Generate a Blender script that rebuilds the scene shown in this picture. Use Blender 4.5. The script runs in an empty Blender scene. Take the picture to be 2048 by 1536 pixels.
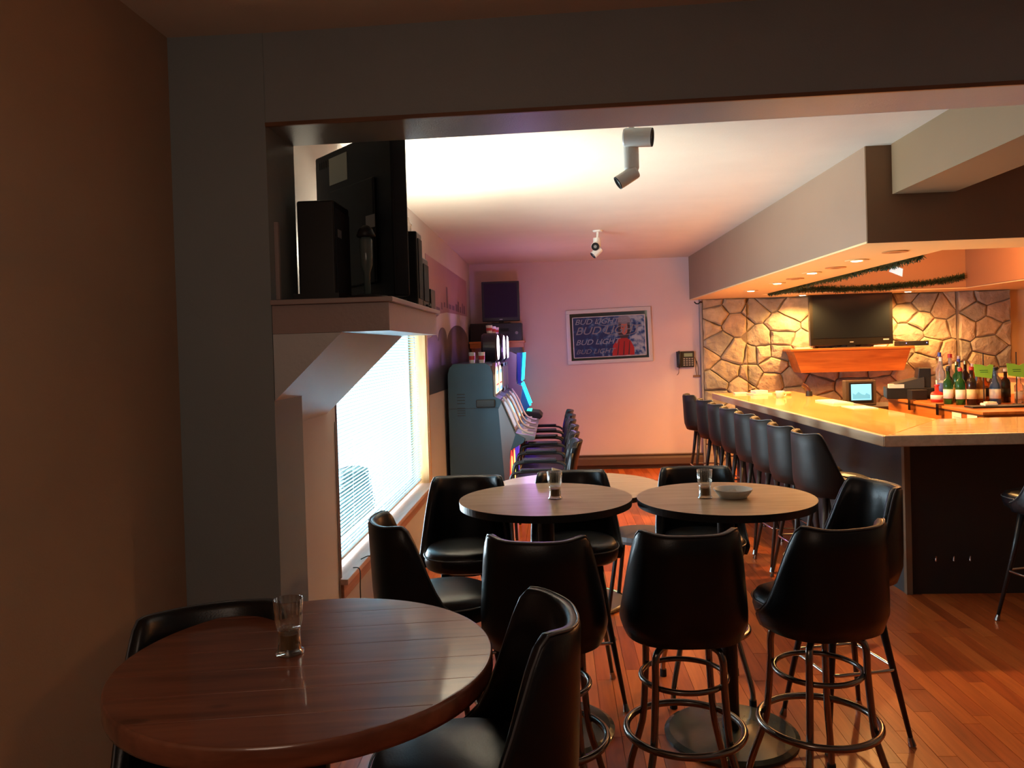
import bpy, bmesh, math, random
from mathutils import Vector, Matrix
PI = math.pi
rnd = random.Random(7)
SC = bpy.context.scene
COL = SC.collection

# ------------------------------------------------------------------ camera
def cam_basis(yaw, pitch, roll):
    y, p, r = map(math.radians, (yaw, pitch, roll))
    f = Vector((-math.sin(y)*math.cos(p), math.cos(y)*math.cos(p), math.sin(p)))
    r0 = Vector((math.cos(y), math.sin(y), 0)); u0 = r0.cross(f)
    return math.cos(r)*r0 - math.sin(r)*u0, math.sin(r)*r0 + math.cos(r)*u0, f
R_, U_, F_ = cam_basis(3.18, -0.8, 1.7)
cd = bpy.data.cameras.new('camera'); cam = bpy.data.objects.new('camera', cd); COL.objects.link(cam)
cam.matrix_world = Matrix(((R_.x, U_.x, -F_.x, 0), (R_.y, U_.y, -F_.y, 0), (R_.z, U_.z, -F_.z, 1.65), (0, 0, 0, 1)))
cd.sensor_width = 36; cd.lens = 36*1600/2048; cd.shift_y = -51/2048; cd.clip_start = 0.02
SC.camera = cam
# ------------------------------------------------------------------ exposure, world
SC.view_settings.view_transform = 'Standard'; SC.view_settings.look = 'None'
SC.view_settings.exposure = 0.3; SC.view_settings.gamma = 1; SC.view_settings.use_curve_mapping = False
SC.cycles.use_denoising = True
SC.cycles.max_bounces = 7; SC.cycles.diffuse_bounces = 4
SC.cycles.sample_clamp_indirect = 6
w = bpy.data.worlds.new('world'); SC.world = w; w.use_nodes = True
w.node_tree.nodes['Background'].inputs[0].default_value = (0.62, 0.85, 1.0, 1)
w.node_tree.nodes['Background'].inputs[1].default_value = 2.2
# ------------------------------------------------------------------ lights
def light(kind, name, loc, energy, color, to=None, **kw):
    l = bpy.data.lights.new(name, kind); l.energy = energy; l.color = color
    for k, v in kw.items(): setattr(l, k, v)
    o = bpy.data.objects.new(name, l); COL.objects.link(o); o.location = loc
    if to is not None: o.rotation_euler = (Vector(to)-Vector(loc)).to_track_quat('-Z', 'Y').to_euler()
    return o
WARM = (1.0, 0.50, 0.15)
DAY = (0.72, 0.90, 1.0)
# daylight through the blinds (sky and snow outside the window)
light('AREA', 'window_daylight', (-1.95, 5.6, 0.80), 380, DAY, to=(0, 5.4, 0.80), shape='RECTANGLE', size=4.0, size_y=1.35)
# assumed uplight with no fixture, hovering past the shelf's far end; washes the ceiling
light('SPOT', 'shelf_wall_fill', (-1.02, 4.25, 2.2), 26, (1.0, 0.93, 0.72), to=(-1.12, 3.3, 2.25), spot_size=math.radians(80), spot_blend=0.8, shadow_soft_size=0.05)  # added unseen spot that brightens the wall beside the shelf television
light('SPOT', 'assumed_uplight', (-0.80, 4.85, 2.05), 150, (1.0, 0.97, 0.84), to=(-0.62, 5.05, 2.77), spot_size=math.radians(138), spot_blend=0.35, shadow_soft_size=0.05)  # assumed mid-air source of the bright ceiling patch
LIT = [(2.16, 5.85), (2.15, 6.82), (2.17, 7.94), (2.17, 9.0), (3.10, 10.22), (4.38, 10.2)]
for i, (x, y) in enumerate(LIT):
    if i < 4: light('SPOT', 'recessed_bulb', (x, y, 2.19), 270, WARM, to=(x, y, 0), spot_size=math.radians(150), spot_blend=0.7, shadow_soft_size=0.04)
    else: light('SPOT', 'recessed_bulb', (x, y-0.04, 2.19), 260, WARM, to=(x, y+0.02, 0), spot_size=math.radians(150), spot_blend=0.7, shadow_soft_size=0.04)
light('POINT', 'bar_well_fill', (4.2, 8.0, 2.6), 110, (1.0, 0.42, 0.14), shadow_soft_size=0.15)  # added unseen fill high in the well, warms the bar side
light('POINT', 'front_room_fill', (-0.64, 0.3, 2.0), 9.0, (1.0, 0.72, 0.55), shadow_soft_size=0.3)  # added fill in mid-air that lifts the near left walls and header
light('POINT', 'slot_glow', (-0.28, 9.0, 1.55), 9, (0.62, 0.30, 1.0), shadow_soft_size=0.12)  # unseen point added to carry the slot machines' purple glow

# ------------------------------------------------------------------ materials
MATS = {}
def mat(name, col, rough=0.6, metal=0.0, var=0.0, scale=6.0, bump=0.0, bscale=60.0, trans=0.0, coat=0.0, emit=None, estr=0.0, stretch=None, ior=1.45, var2=None, spec=0.5):
    if name in MATS: return MATS[name]
    m = bpy.data.materials.new(name); m.use_nodes = True; MATS[name] = m
    nt = m.node_tree; N = nt.nodes; L = nt.links
    b = N['Principled BSDF']
    b.inputs['Base Color'].default_value = (*col, 1); b.inputs['Roughness'].default_value = rough
    b.inputs['Metallic'].default_value = metal; b.inputs['IOR'].default_value = ior
    b.inputs['Transmission Weight'].default_value = trans; b.inputs['Coat Weight'].default_value = coat
    b.inputs['Coat Roughness'].default_value = 0.08
    b.inputs['Specular IOR Level'].default_value = spec
    if emit: b.inputs['Emission Color'].default_value = (*emit, 1); b.inputs['Emission Strength'].default_value = estr
    if var or bump:
        tc = N.new('ShaderNodeTexCoord'); mp = N.new('ShaderNodeMapping'); L.new(tc.outputs['Object'], mp.inputs[0])
        if stretch: mp.inputs['Scale'].default_value = stretch
    if var:
        n = N.new('ShaderNodeTexNoise'); n.inputs['Scale'].default_value = scale; n.inputs['Detail'].default_value = 6
        L.new(mp.outputs[0], n.inputs['Vector'])
        r = N.new('ShaderNodeValToRGB'); L.new(n.outputs['Fac'], r.inputs[0])
        c2 = var2 if var2 else tuple(min(1, c*(1+var)) for c in col)
        r.color_ramp.elements[0].position = 0.3; r.color_ramp.elements[1].position = 0.7
        r.color_ramp.elements[0].color = (*[c*(1-var) for c in col], 1); r.color_ramp.elements[1].color = (*c2, 1)
        L.new(r.outputs[0], b.inputs['Base Color'])
    if bump:
        n2 = N.new('ShaderNodeTexNoise'); n2.inputs['Scale'].default_value = bscale; n2.inputs['Detail'].default_value = 4
        L.new(mp.outputs[0], n2.inputs['Vector'])
        bp = N.new('ShaderNodeBump'); bp.inputs['Strength'].default_value = bump; bp.inputs['Distance'].default_value = 0.025 if name.startswith('stone') else 0.01
        L.new(n2.outputs['Fac'], bp.inputs['Height']); L.new(bp.outputs[0], b.inputs['Normal'])
    return m
def wood(name, c1, c2, rough=0.35, axis='Y', scale=3.0, coat=0.0, knots=False):
    if name in MATS: return MATS[name]
    m = bpy.data.materials.new(name); m.use_nodes = True; MATS[name] = m
    nt = m.node_tree; N = nt.nodes; L = nt.links; b = N['Principled BSDF']
    tc = N.new('ShaderNodeTexCoord'); mp = N.new('ShaderNodeMapping'); L.new(tc.outputs['Object'], mp.inputs[0])
    s = [12, 12, 12]; s['XYZ'.index(axis)] = 1.0; mp.inputs['Scale'].default_value = s
    n = N.new('ShaderNodeTexNoise'); n.inputs['Scale'].default_value = scale; n.inputs['Detail'].default_value = 8; n.inputs['Distortion'].default_value = 0.6
    L.new(mp.outputs[0], n.inputs['Vector'])
    r = N.new('ShaderNodeValToRGB'); L.new(n.outputs['Fac'], r.inputs[0])
    r.color_ramp.elements[0].position = 0.32; r.color_ramp.elements[1].position = 0.68
    r.color_ramp.elements[0].color = (*c1, 1); r.color_ramp.elements[1].color = (*c2, 1)
    out = r.outputs[0]
    if knots:
        mp2 = N.new('ShaderNodeMapping'); L.new(tc.outputs['Object'], mp2.inputs[0]); s2 = [9, 9, 0.01]; s2['XYZ'.index(axis)] = 3.5; mp2.inputs['Scale'].default_value = s2
        v = N.new('ShaderNodeTexVoronoi'); v.inputs['Scale'].default_value = 1.0; L.new(mp2.outputs[0], v.inputs['Vector'])
        r2 = N.new('ShaderNodeValToRGB'); L.new(v.outputs['Distance'], r2.inputs[0])
        r2.color_ramp.elements[0].position = 0.07; r2.color_ramp.elements[1].position = 0.13
        r2.color_ramp.elements[0].color = (0.35, 0.3, 0.28, 1); r2.color_ramp.elements[1].color = (1, 1, 1, 1)
        mx = N.new('ShaderNodeMix'); mx.data_type = 'RGBA'; mx.blend_type = 'MULTIPLY'; mx.inputs['Factor'].default_value = 0.8
        L.new(out, mx.inputs[6]); L.new(r2.outputs[0], mx.inputs[7]); out = mx.outputs[2]
    L.new(out, b.inputs['Base Color']); b.inputs['Roughness'].default_value = rough; b.inputs['Coat Weight'].default_value = coat; b.inputs['Coat Roughness'].default_value = 0.07
    bp = N.new('ShaderNodeBump'); bp.inputs['Strength'].default_value = 0.06; bp.inputs['Distance'].default_value = 0.004
    L.new(n.outputs['Fac'], bp.inputs['Height']); L.new(bp.outputs[0], b.inputs['Normal'])
    return m
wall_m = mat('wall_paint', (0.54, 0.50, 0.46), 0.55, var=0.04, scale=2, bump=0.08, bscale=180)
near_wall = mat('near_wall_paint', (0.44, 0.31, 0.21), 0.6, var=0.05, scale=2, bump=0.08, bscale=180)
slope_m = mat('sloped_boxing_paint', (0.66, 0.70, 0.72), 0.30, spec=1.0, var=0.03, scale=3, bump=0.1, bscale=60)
dark_wall = mat('front_wall_paint', (0.28, 0.33, 0.34), 0.6, var=0.05, scale=2, bump=0.08, bscale=180)
beam_m = mat('beam_paint', (0.30, 0.34, 0.35), 0.33, var=0.05, scale=3, bump=0.12, bscale=140)
ceil_m = mat('ceiling_paint', (0.68, 0.61, 0.50), 0.7, var=0.03, scale=3, bump=0.1, bscale=120)
back_m = mat('back_wall_paint', (0.66, 0.53, 0.52), 0.6, var=0.03, scale=2, bump=0.08, bscale=150)
duct_m = mat('duct_paint', (0.23, 0.145, 0.075), 0.6, var=0.03, scale=2)
soffit_m = mat('canopy_paint', (0.285, 0.185, 0.12), 0.6, var=0.03, scale=2, bump=0.08, bscale=150)
brown_m = mat('brown_paint', (0.22, 0.115, 0.055), 0.6, var=0.05, scale=2)
cream_m = mat('canopy_underside_paint', (0.74, 0.57, 0.28), 0.5)
yellow_m = mat('yellow_wall_paint', (0.72, 0.52, 0.28), 0.6, var=0.04)
vinyl = mat('black_vinyl', (0.006, 0.007, 0.009), 0.33, bump=0.05, bscale=220)
vinyl_br = mat('dark_brown_vinyl', (0.014, 0.009, 0.007), 0.5, bump=0.05, bscale=220, spec=0.3)
pipe_m = mat('grey_piping', (0.10, 0.11, 0.12), 0.25)
chrome = mat('chrome', (0.62, 0.60, 0.57), 0.13, 1.0)
dchrome = mat('aged_chrome', (0.30, 0.27, 0.24), 0.2, 1.0)
blackmet = mat('black_metal', (0.015, 0.014, 0.014), 0.32, 0.0)
rubber = mat('black_rubber', (0.01, 0.01, 0.01), 0.7)
brass = mat('brass', (0.55, 0.38, 0.16), 0.25, 1.0)
black_pl = mat('black_plastic', (0.012, 0.013, 0.015), 0.45)
grey_pl = mat('grey_plastic', (0.25, 0.25, 0.25), 0.5)
white_pl = mat('white_plastic', (0.78, 0.77, 0.72), 0.4)
paper = mat('white_paper', (0.82, 0.80, 0.74), 0.8)
screen_m = mat('dark_screen', (0.010, 0.012, 0.014), 0.12)
def thin_glass(name, tint, k):
    m = bpy.data.materials.new(name); m.use_nodes = True; MATS[name] = m; n = m.node_tree
    t = n.nodes.new('ShaderNodeBsdfTransparent'); t.inputs[0].default_value = (*tint, 1)
    g_ = n.nodes.new('ShaderNodeBsdfGlossy'); g_.inputs['Roughness'].default_value = 0.06; lw = n.nodes.new('ShaderNodeLayerWeight'); lw.inputs['Blend'].default_value = k
    x = n.nodes.new('ShaderNodeMixShader'); n.links.new(lw.outputs['Facing'], x.inputs[0]); n.links.new(t.outputs[0], x.inputs[1]); n.links.new(g_.outputs[0], x.inputs[2]); n.links.new(x.outputs[0], n.nodes['Material Output'].inputs[0])
    return m
glass_m = thin_glass('clear_glass', (0.93, 0.92, 0.88), 0.30)
orange_w = wood('orange_wood', (0.42, 0.115, 0.02), (0.60, 0.20, 0.04), 0.35, 'X', 2)
pine = wood('pine', (0.62, 0.33, 0.12), (0.80, 0.50, 0.22), 0.4, 'Z', 2.5)
bar_w = wood('bar_top_wood', (0.66, 0.38, 0.10), (0.86, 0.58, 0.20), 0.22, 'Y', 2.5, coat=0.6)
bar_w2 = wood('bar_top_wood_cross', (0.66, 0.42, 0.17), (0.84, 0.60, 0.30), 0.22, 'X', 2.5, coat=0.6)
bar_edge = wood('bar_edge_wood', (0.52, 0.40, 0.26), (0.66, 0.52, 0.36), 0.3, 'Y', 2.5)
lam = wood('laminate_top', (0.50, 0.36, 0.22), (0.62, 0.46, 0.29), 0.26, 'X', 3)
table_w = wood('varnished_pine', (0.15, 0.045, 0.022), (0.27, 0.09, 0.045), 0.3, 'X', 2.5, coat=1.0, knots=True)
fl = [wood('floor_oak_%d' % i, a, b, 0.30, 'Y', 3.0, coat=0.15) for i, (a, b) in enumerate([
    ((0.40, 0.075, 0.016), (0.56, 0.12, 0.026)), ((0.46, 0.10, 0.020), (0.62, 0.15, 0.032)),
    ((0.30, 0.055, 0.014), (0.44, 0.088, 0.020)), ((0.54, 0.125, 0.025), (0.68, 0.18, 0.040))])]
subfloor = mat('floor_seam', (0.05, 0.02, 0.01), 0.7)
stone_ms = [mat('stone_%d' % i, c, 0.8, var=0.25, scale=6, bump=1.0, bscale=13) for i, c in enumerate([
    (0.42, 0.35, 0.23), (0.34, 0.30, 0.23), (0.48, 0.40, 0.27), (0.30, 0.28, 0.22), (0.40, 0.31, 0.20)])]
mortar = mat('mortar', (0.22, 0.17, 0.12), 0.95, var=0.1, bump=0.5, bscale=80)
barfront = mat('bar_front_panel', (0.060, 0.066, 0.070), 0.6, var=0.08, scale=4)

# ------------------------------------------------------------------ mesh helpers
def link(name, bm, m, parent=None, smooth=False, loc=None, bevel=0.0, segs=2):
    bmesh.ops.recalc_face_normals(bm, faces=bm.faces)
    me = bpy.data.meshes.new(name); bm.to_mesh(me); bm.free()
    for mm in (m if isinstance(m, (list, tuple)) else [m]): me.materials.append(mm)
    if smooth:
        for p in me.polygons: p.use_smooth = True
    o = bpy.data.objects.new(name, me); COL.objects.link(o)
    if parent: o.parent = parent
    if loc: o.location = loc
    if bevel:
        md = o.modifiers.new('bevel', 'BEVEL'); md.width = bevel; md.segments = segs; md.limit_method = 'ANGLE'; md.angle_limit = 0.6
        for p in me.polygons: p.use_smooth = True
        md2 = o.modifiers.new('wn', 'WEIGHTED_NORMAL'); md2.keep_sharp = False
    return o
def B(*boxes):
    """boxes given as (x0,x1,y0,y1,z0,z1)"""
    bm = bmesh.new()
    for b in boxes: abox(bm, *b)
    return bm
def abox(bm, x0, x1, y0, y1, z0, z1):
    v = [bm.verts.new((x, y, z)) for z in (z0, z1) for y in (y0, y1) for x in (x0, x1)]
    for f in ((0, 1, 3, 2), (4, 6, 7, 5), (0, 4, 5, 1), (2, 3, 7, 6), (0, 2, 6, 4), (1, 5, 7, 3)): bm.faces.new([v[i] for i in f])
    return v
def prism(bm, poly, z0, z1, axis='Z'):
    """poly in the plane across axis; Z: (x,y), Y: (x,z), X: (y,z)"""
    def p(a, b, t): return {'Z': (a, b, t), 'Y': (a, t, b), 'X': (t, a, b)}[axis]
    lo = [bm.verts.new(p(a, b, z0)) for a, b in poly]; hi = [bm.verts.new(p(a, b, z1)) for a, b in poly]
    n = len(poly); bm.faces.new(lo[::-1]); bm.faces.new(hi)
    for i in range(n): bm.faces.new((lo[i], lo[(i+1) % n], hi[(i+1) % n], hi[i]))
def P(poly, z0, z1, axis='Z'):
    bm = bmesh.new(); prism(bm, poly, z0, z1, axis); return bm
def lathe(bm, prof, n=32, c=(0, 0, 0), flute=0.0, flute_n=0, axis='Z', se=1.0):
    rings = []
    for k, (r, z) in enumerate(prof):
        if r < 1e-6:
            q = (0, 0, z)
            rings.append([q]); continue
        ring = []
        for i in range(n):
            a = 2*PI*i/n; rr = r*(1+flute*math.cos(flute_n*a)) if flute else r
            ca, sa = math.cos(a), math.sin(a)
            if se != 1.0: ca = math.copysign(abs(ca)**se, ca); sa = math.copysign(abs(sa)**se, sa)
            ring.append((rr*ca, rr*sa, z))
        rings.append(ring)
    def tr(q):
        x, y, z = q
        if axis == 'X': x, y, z = z, x, y
        elif axis == 'Y': x, y, z = x, z, y
        return (x+c[0], y+c[1], z+c[2])
    V = [[bm.verts.new(tr(q)) for q in r] for r in rings]
    for a, b in zip(V, V[1:]):
        for i in range(n):
            j = (i+1) % n
            if len(a) == 1 and len(b) == 1: break
            if len(a) == 1: bm.faces.new((a[0], b[i], b[j]))
            elif len(b) == 1: bm.faces.new((a[i], a[j], b[0]))
            else: bm.faces.new((a[i], a[j], b[j], b[i]))
    if len(V[0]) > 1: bm.faces.new(V[0][::-1])
    if len(V[-1]) > 1: bm.faces.new(V[-1])
def LT(prof, n=32, **k):
    bm = bmesh.new(); lathe(bm, prof, n, **k); return bm
def tube(bm, pts, r, n=8, closed=False, r_end=None):
    pts = [Vector(p) for p in pts]; m = len(pts); rings = []
    up = Vector((0.13, 0.27, 1)).normalized(); prev = None
    for i, p in enumerate(pts):
        if closed: d = pts[(i+1) % m]-pts[i-1]
        else: d = pts[min(i+1, m-1)]-pts[max(i-1, 0)]
        d.normalize()
        if prev is None:
            a = d.cross(up)
            if a.length < 0.1: a = d.cross(Vector((1, 0, 0)))
        else: a = prev-d*prev.dot(d)
        a.normalize(); prev = a; b = d.cross(a)
        rr = r if r_end is None else r+(r_end-r)*i/(m-1)
        rings.append([bm.verts.new(p+rr*(math.cos(2*PI*k/n)*a+math.sin(2*PI*k/n)*b)) for k in range(n)])
    for i in range(m if closed else m-1):
        A, Bq = rings[i], rings[(i+1) % m]
        for k in range(n): bm.faces.new((A[k], A[(k+1) % n], Bq[(k+1) % n], Bq[k]))
    if not closed: bm.faces.new(rings[0][::-1]); bm.faces.new(rings[-1])
def T(pts, r, n=8, closed=False, r_end=None):
    bm = bmesh.new(); tube(bm, pts, r, n, closed, r_end); return bm
def circle(r, z, n=40, c=(0, 0)): return [(c[0]+r*math.cos(2*PI*i/n), c[1]+r*math.sin(2*PI*i/n), z) for i in range(n)]
def spline(pts, k=6):
    pts = [Vector(p) for p in pts]; out = []
    for i in range(len(pts)-1):
        p0, p1, p2, p3 = pts[max(i-1, 0)], pts[i], pts[i+1], pts[min(i+2, len(pts)-1)]
        for j in range(k):
            t = j/k; out.append(0.5*((2*p1)+(p2-p0)*t+(2*p0-5*p1+4*p2-p3)*t*t+(3*p1-p0-3*p2+p3)*t**3))
    out.append(pts[-1]); return out
def tag(o, label, cat, group=None, kind=None):
    o['label'] = label; o['category'] = cat
    if group: o['group'] = group
    if kind: o['kind'] = kind
    return o
def thing(name, label, cat, loc=(0, 0, 0), rz=0, group=None):
    o = bpy.data.objects.new(name, None); o.empty_display_size = 0.1; COL.objects.link(o); o.location = loc; o.rotation_euler = (0, 0, rz)
    return tag(o, label, cat, group)
def struct(name, bm, m, **k):
    o = link(name, bm, m, **k); o['kind'] = 'structure'; return o
def kids(o): return [c for c in list(COL.objects) if c.parent == o]
def dup(root, loc, rz, label, group=None):
    r = root.copy(); COL.objects.link(r); r.location = loc; r.rotation_euler = (0, 0, rz); r['label'] = label
    if group: r['group'] = group
    for ch in kids(root):
        c = ch.copy(); COL.objects.link(c); c.parent = r
        for g in kids(ch): d = g.copy(); COL.objects.link(d); d.parent = c
    return r
def text(name, s, size, m, parent, mw, shear=0.0, extrude=0.0005, align='LEFT'):
    c = bpy.data.curves.new(name, 'FONT'); c.body = s; c.size = size; c.shear = shear; c.extrude = extrude; c.align_x = align
    t = bpy.data.objects.new(name, c); COL.objects.link(t)
    dg = bpy.context.evaluated_depsgraph_get(); me = bpy.data.meshes.new_from_object(t.evaluated_get(dg))
    bpy.data.objects.remove(t); me.materials.clear(); me.materials.append(m)
    o = bpy.data.objects.new(name, me); COL.objects.link(o); o.parent = parent; o.matrix_local = mw
    return o

# ================================================================== ROOM SHELL
XL = -1.13; YB = 10.65; ZC = 2.77; XR = 7.2; YN = -2.6; XN = -1.33
Y1, Y2 = 2.75, 3.05
WY0, WY1, WZ0, WZ1 = 4.0, 6.86, 0.50, 1.98
floor = struct('floor', B((XN-0.3, XR+0.2, YN-0.2, YB+0.2, -0.10, -0.012)), subfloor)
# planks
PW = 0.076; parts = []; rest = []
for i in range(-18, 95):
    x0 = i*PW
    if x0+PW < XN-0.2: continue
    y = YN-rnd.random()*0.9
    while y < YB:
        ln = rnd.uniform(0.55, 1.25); y1 = min(y+ln, YB); y0 = max(y, YN)
        if y1 > y0+0.02:
            near = 0.0 <= x0 <= 3.0 and 2.35 < (y0+y1)/2 < 6.3
            (parts if near else rest).append((x0, y0, y1, rnd.randrange(100), rnd.uniform(-0.0006, 0.0006)))
        y += ln
def tint(k): return 0 if k < 38 else 1 if k < 68 else 2 if k < 84 else 3
parts.sort(key=lambda p: p[1])
rest += parts[300:]; parts = parts[:300]
g = 0.0009
for x0, y0, y1, k, dz in parts:
    link('plank', B((x0+g, x0+PW-g, y0+g, y1-g, -0.012, dz)), fl[tint(k)], floor)
bm = bmesh.new()
for x0, y0, y1, k, dz in rest:
    n0 = len(bm.faces); abox(bm, x0+g, x0+PW-g, y0+g, y1-g, -0.012, dz); bm.faces.ensure_lookup_table()
    for f in bm.faces[n0:]: f.material_index = tint(k)
o = link('planks', bm, fl, floor); o['kind'] = 'stuff'

struct('ceiling', B((XN-0.3, XR+0.2, YN-0.2, YB+0.2, ZC, ZC+0.1)), ceil_m)
struct('wall_back', B((XL-0.4, 1.91, YB, YB+0.1, 0, ZC)), back_m)
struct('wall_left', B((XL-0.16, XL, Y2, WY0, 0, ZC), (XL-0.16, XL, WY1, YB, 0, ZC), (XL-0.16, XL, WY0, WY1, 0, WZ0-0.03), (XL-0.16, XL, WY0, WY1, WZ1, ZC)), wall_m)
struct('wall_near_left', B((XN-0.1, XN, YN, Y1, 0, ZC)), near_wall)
# partition left of the opening, header above it (header plane turns very slightly towards the camera on the right)
struct('wall_partition', B((XN-0.1, -0.99, Y1, Y2, 0, ZC)), dark_wall)
def hy(x): return 2.72-0.033*x
def hy2(x): return 3.00-0.045*x
struct('trim_1', P([(-0.99, hy(-0.99)), (XR, hy(XR)), (XR, hy2(XR)), (-0.99, hy2(-0.99))], 2.45, ZC), beam_m)
struct('trim_2', P([(-0.99, hy(-0.99)-0.006), (XR, hy(XR)-0.006), (XR, hy(XR)+0.004), (-0.99, hy(-0.99)+0.004)], 2.444, 2.458), wood('trim_wood', (0.16, 0.07, 0.035), (0.24, 0.11, 0.05), 0.4, 'X'))
struct('wall_right', B((XR, XR+0.1, YN, YB, 0, ZC)), yellow_m)
struct('wall_front', B((XN, XR, YN-0.1, YN, 0, ZC)), dark_wall)
struct('wall_bar_back', B((1.91, XR, YB+0.02, YB+0.12, 0, ZC)), yellow_m)

# bar canopy ring
IX0, IX1, IY0, IY1 = 2.53, 4.97, 5.37, 9.97
def ring_bm(z0, z1):
    bm = bmesh.new()
    prism(bm, [(1.845, 4.835), (IX0, 4.826), (IX0, IY1), (IX0, YB), (1.77, YB)], z0, z1)
    prism(bm, [(IX0, 4.826), (XR, 4.77), (XR, IY0-0.03), (IX0, IY0)], z0, z1)
    prism(bm, [(IX0, IY1), (IX1, IY1), (IX1, YB), (IX0, YB)], z0, z1)
    prism(bm, [(IX1, IY0-0.02), (XR, IY0-0.02), (XR, YB), (IX1, YB)], z0, z1)
    return bm
struct('trim_3', ring_bm(2.212, ZC), soffit_m)
struct('trim_4', ring_bm(2.2, 2.2115), cream_m)
# dark brown facing on the canopy's front and inside the well
struct('trim_5', P([(1.847, 4.834), (XR, 4.768), (XR, 4.76), (1.847, 4.826)], 2.2005, ZC), brown_m)
bm = B((IX0, IX1, IY1-0.012, IY1, 2.215, ZC), (IX0, IX0+0.012, IY0, IY1, 2.215, ZC), (IX1-0.012, IX1, IY0, IY1, 2.215, ZC)); struct('trim_6', bm, mat('well_paint', (0.34, 0.17, 0.08), 0.6))
# boxed duct from the canopy to the header
struct('trim_7', B((1.985, 2.34, 2.9, 4.80, 2.478, ZC)), duct_m)

# ---- sloped boxing under the shelf (left), its front triangle and lit underside
bm = P([(-0.745, 1.72), (-0.988, 1.487), (-0.988, 1.72)], Y1+0.001, Y2+0.002, 'Y'); prism(bm, [(-0.745, 1.72), (-1.129, 1.352), (-1.129, 1.72)], Y2+0.002, 3.86, 'Y'); struct('trim_8', bm, slope_m)

# ================================================================== WINDOW
pane_m = bpy.data.materials.new('window_glass'); pane_m.use_nodes = True; _n = pane_m.node_tree
_t = _n.nodes.new('ShaderNodeBsdfTransparent'); _g = _n.nodes.new('ShaderNodeBsdfGlossy'); _g.inputs['Roughness'].default_value = 0.02; _x = _n.nodes.new('ShaderNodeMixShader'); _x.inputs[0].default_value = 0.06
_n.links.new(_t.outputs[0], _x.inputs[1]); _n.links.new(_g.outputs[0], _x.inputs[2]); _n.links.new(_x.outputs[0], _n.nodes['Material Output'].inputs[0])
win = thing('window_1', '', 'window'); del win['category']; del win['label']; win['kind'] = 'structure'
XO = XL-0.16
link('side_jamb', B((XO, XL+0.004, WY1-0.02, WY1, WZ0, WZ1)), pine, win)
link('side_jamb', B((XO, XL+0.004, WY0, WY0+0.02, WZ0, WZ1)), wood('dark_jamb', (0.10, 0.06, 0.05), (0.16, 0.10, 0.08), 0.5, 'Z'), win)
link('head_jamb', B((XO, XL, WY0, WY1, WZ1-0.02, WZ1)), pine, win)
link('casing', B((XL+0.0005, XL+0.016, WY1, WY1+0.06, WZ0-0.09, WZ1+0.05)), pine, win, bevel=0.003)
link('window_sill', B((XO, XL+0.045, WY0-0.02, WY1+0.08, WZ0-0.03, WZ0)), wood('pale_sill', (0.48, 0.33, 0.27), (0.60, 0.43, 0.36), 0.4, 'Y'), win, bevel=0.004)
link('apron', B((XL+0.0005, XL+0.018, WY0, WY1+0.06, WZ0-0.11, WZ0-0.031)), wood('apron_wood', (0.34, 0.17, 0.12), (0.44, 0.24, 0.17), 0.4, 'Y'), win, bevel=0.003)
link('window_frame', B((XO-0.01, XO+0.02, WY0, WY0+0.05, WZ0, WZ1), (XO-0.01, XO+0.02, WY1-0.05, WY1, WZ0, WZ1), (XO-0.01, XO+0.02, WY0, WY1, WZ0, WZ0+0.05), (XO-0.01, XO+0.02, WY0, WY1, WZ1-0.05, WZ1)), mat('frame_white', (0.7, 0.72, 0.75), 0.4), win)
link('pane', B((XO, XO+0.005, WY0+0.05, WY1-0.05, WZ0+0.05, WZ1-0.05)), pane_m, win)
# blinds
bl = thing('window_blind', 'white horizontal mini blind covering the bright window on the left', 'blind', (XL-0.07, WY0+0.03, 0))
slat_m = bpy.data.materials.new('shaded_blind_slat'); slat_m.use_nodes = True
nt = slat_m.node_tree; pb = nt.nodes['Principled BSDF']; pb.inputs['Base Color'].default_value = (0.20, 0.42, 0.50, 1); pb.inputs['Roughness'].default_value = 0.5  # white slats given a dark teal base that holds their backlit shade
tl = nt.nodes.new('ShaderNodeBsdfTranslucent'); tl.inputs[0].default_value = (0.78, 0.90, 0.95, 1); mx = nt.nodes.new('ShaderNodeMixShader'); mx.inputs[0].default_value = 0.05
nt.links.new(pb.outputs[0], mx.inputs[1]); nt.links.new(tl.outputs[0], mx.inputs[2]); nt.links.new(mx.outputs[0], nt.nodes['Material Output'].inputs[0])
BLN = WY1-WY0-0.07
bm = bmesh.new()
tilt = math.radians(-14)   # room side lower edge, window side up
pts = []
for k in range(5):
    t = -0.0125+0.025*k/4; c = 0.0022*(1-(t/0.0125)**2)
    pts.append((t*math.cos(tilt)-c*math.sin(tilt), -t*math.sin(tilt)+c*math.cos(tilt)))
prism(bm, pts+[(a, b-0.0004) for a, b in pts[::-1]], 0, BLN, 'Y')
sl0 = link('slat', bm, slat_m, bl, smooth=False); z = WZ0+0.05; sl0.location = (0, 0, z)
while z < WZ1-0.07:
    z += 0.0212; s = sl0.copy(); COL.objects.link(s); s.parent = bl; s.location = (0, 0, z)
link('head_rail', B((-0.015, 0.015, 0, BLN, WZ1-0.05, WZ1-0.021)), slat_m, bl)
link('bottom_rail', B((-0.012, 0.012, 0, BLN, WZ0+0.028, WZ0+0.04)), white_pl, bl)
for yy in (0.5, 1.25, 2.0, 2.6): link('ladder_cord', T([(0.014, yy, WZ0+0.035), (0.014, yy, WZ1-0.04)], 0.0012, 5), white_pl, bl)
link('tilt_wand', T([(0.024, 2.55, WZ1-0.05), (0.03, 2.55, 0.98)], 0.004, 6), mat('clear_plastic', (0.8, 0.8, 0.8), 0.1, trans=0.6), bl)
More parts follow.
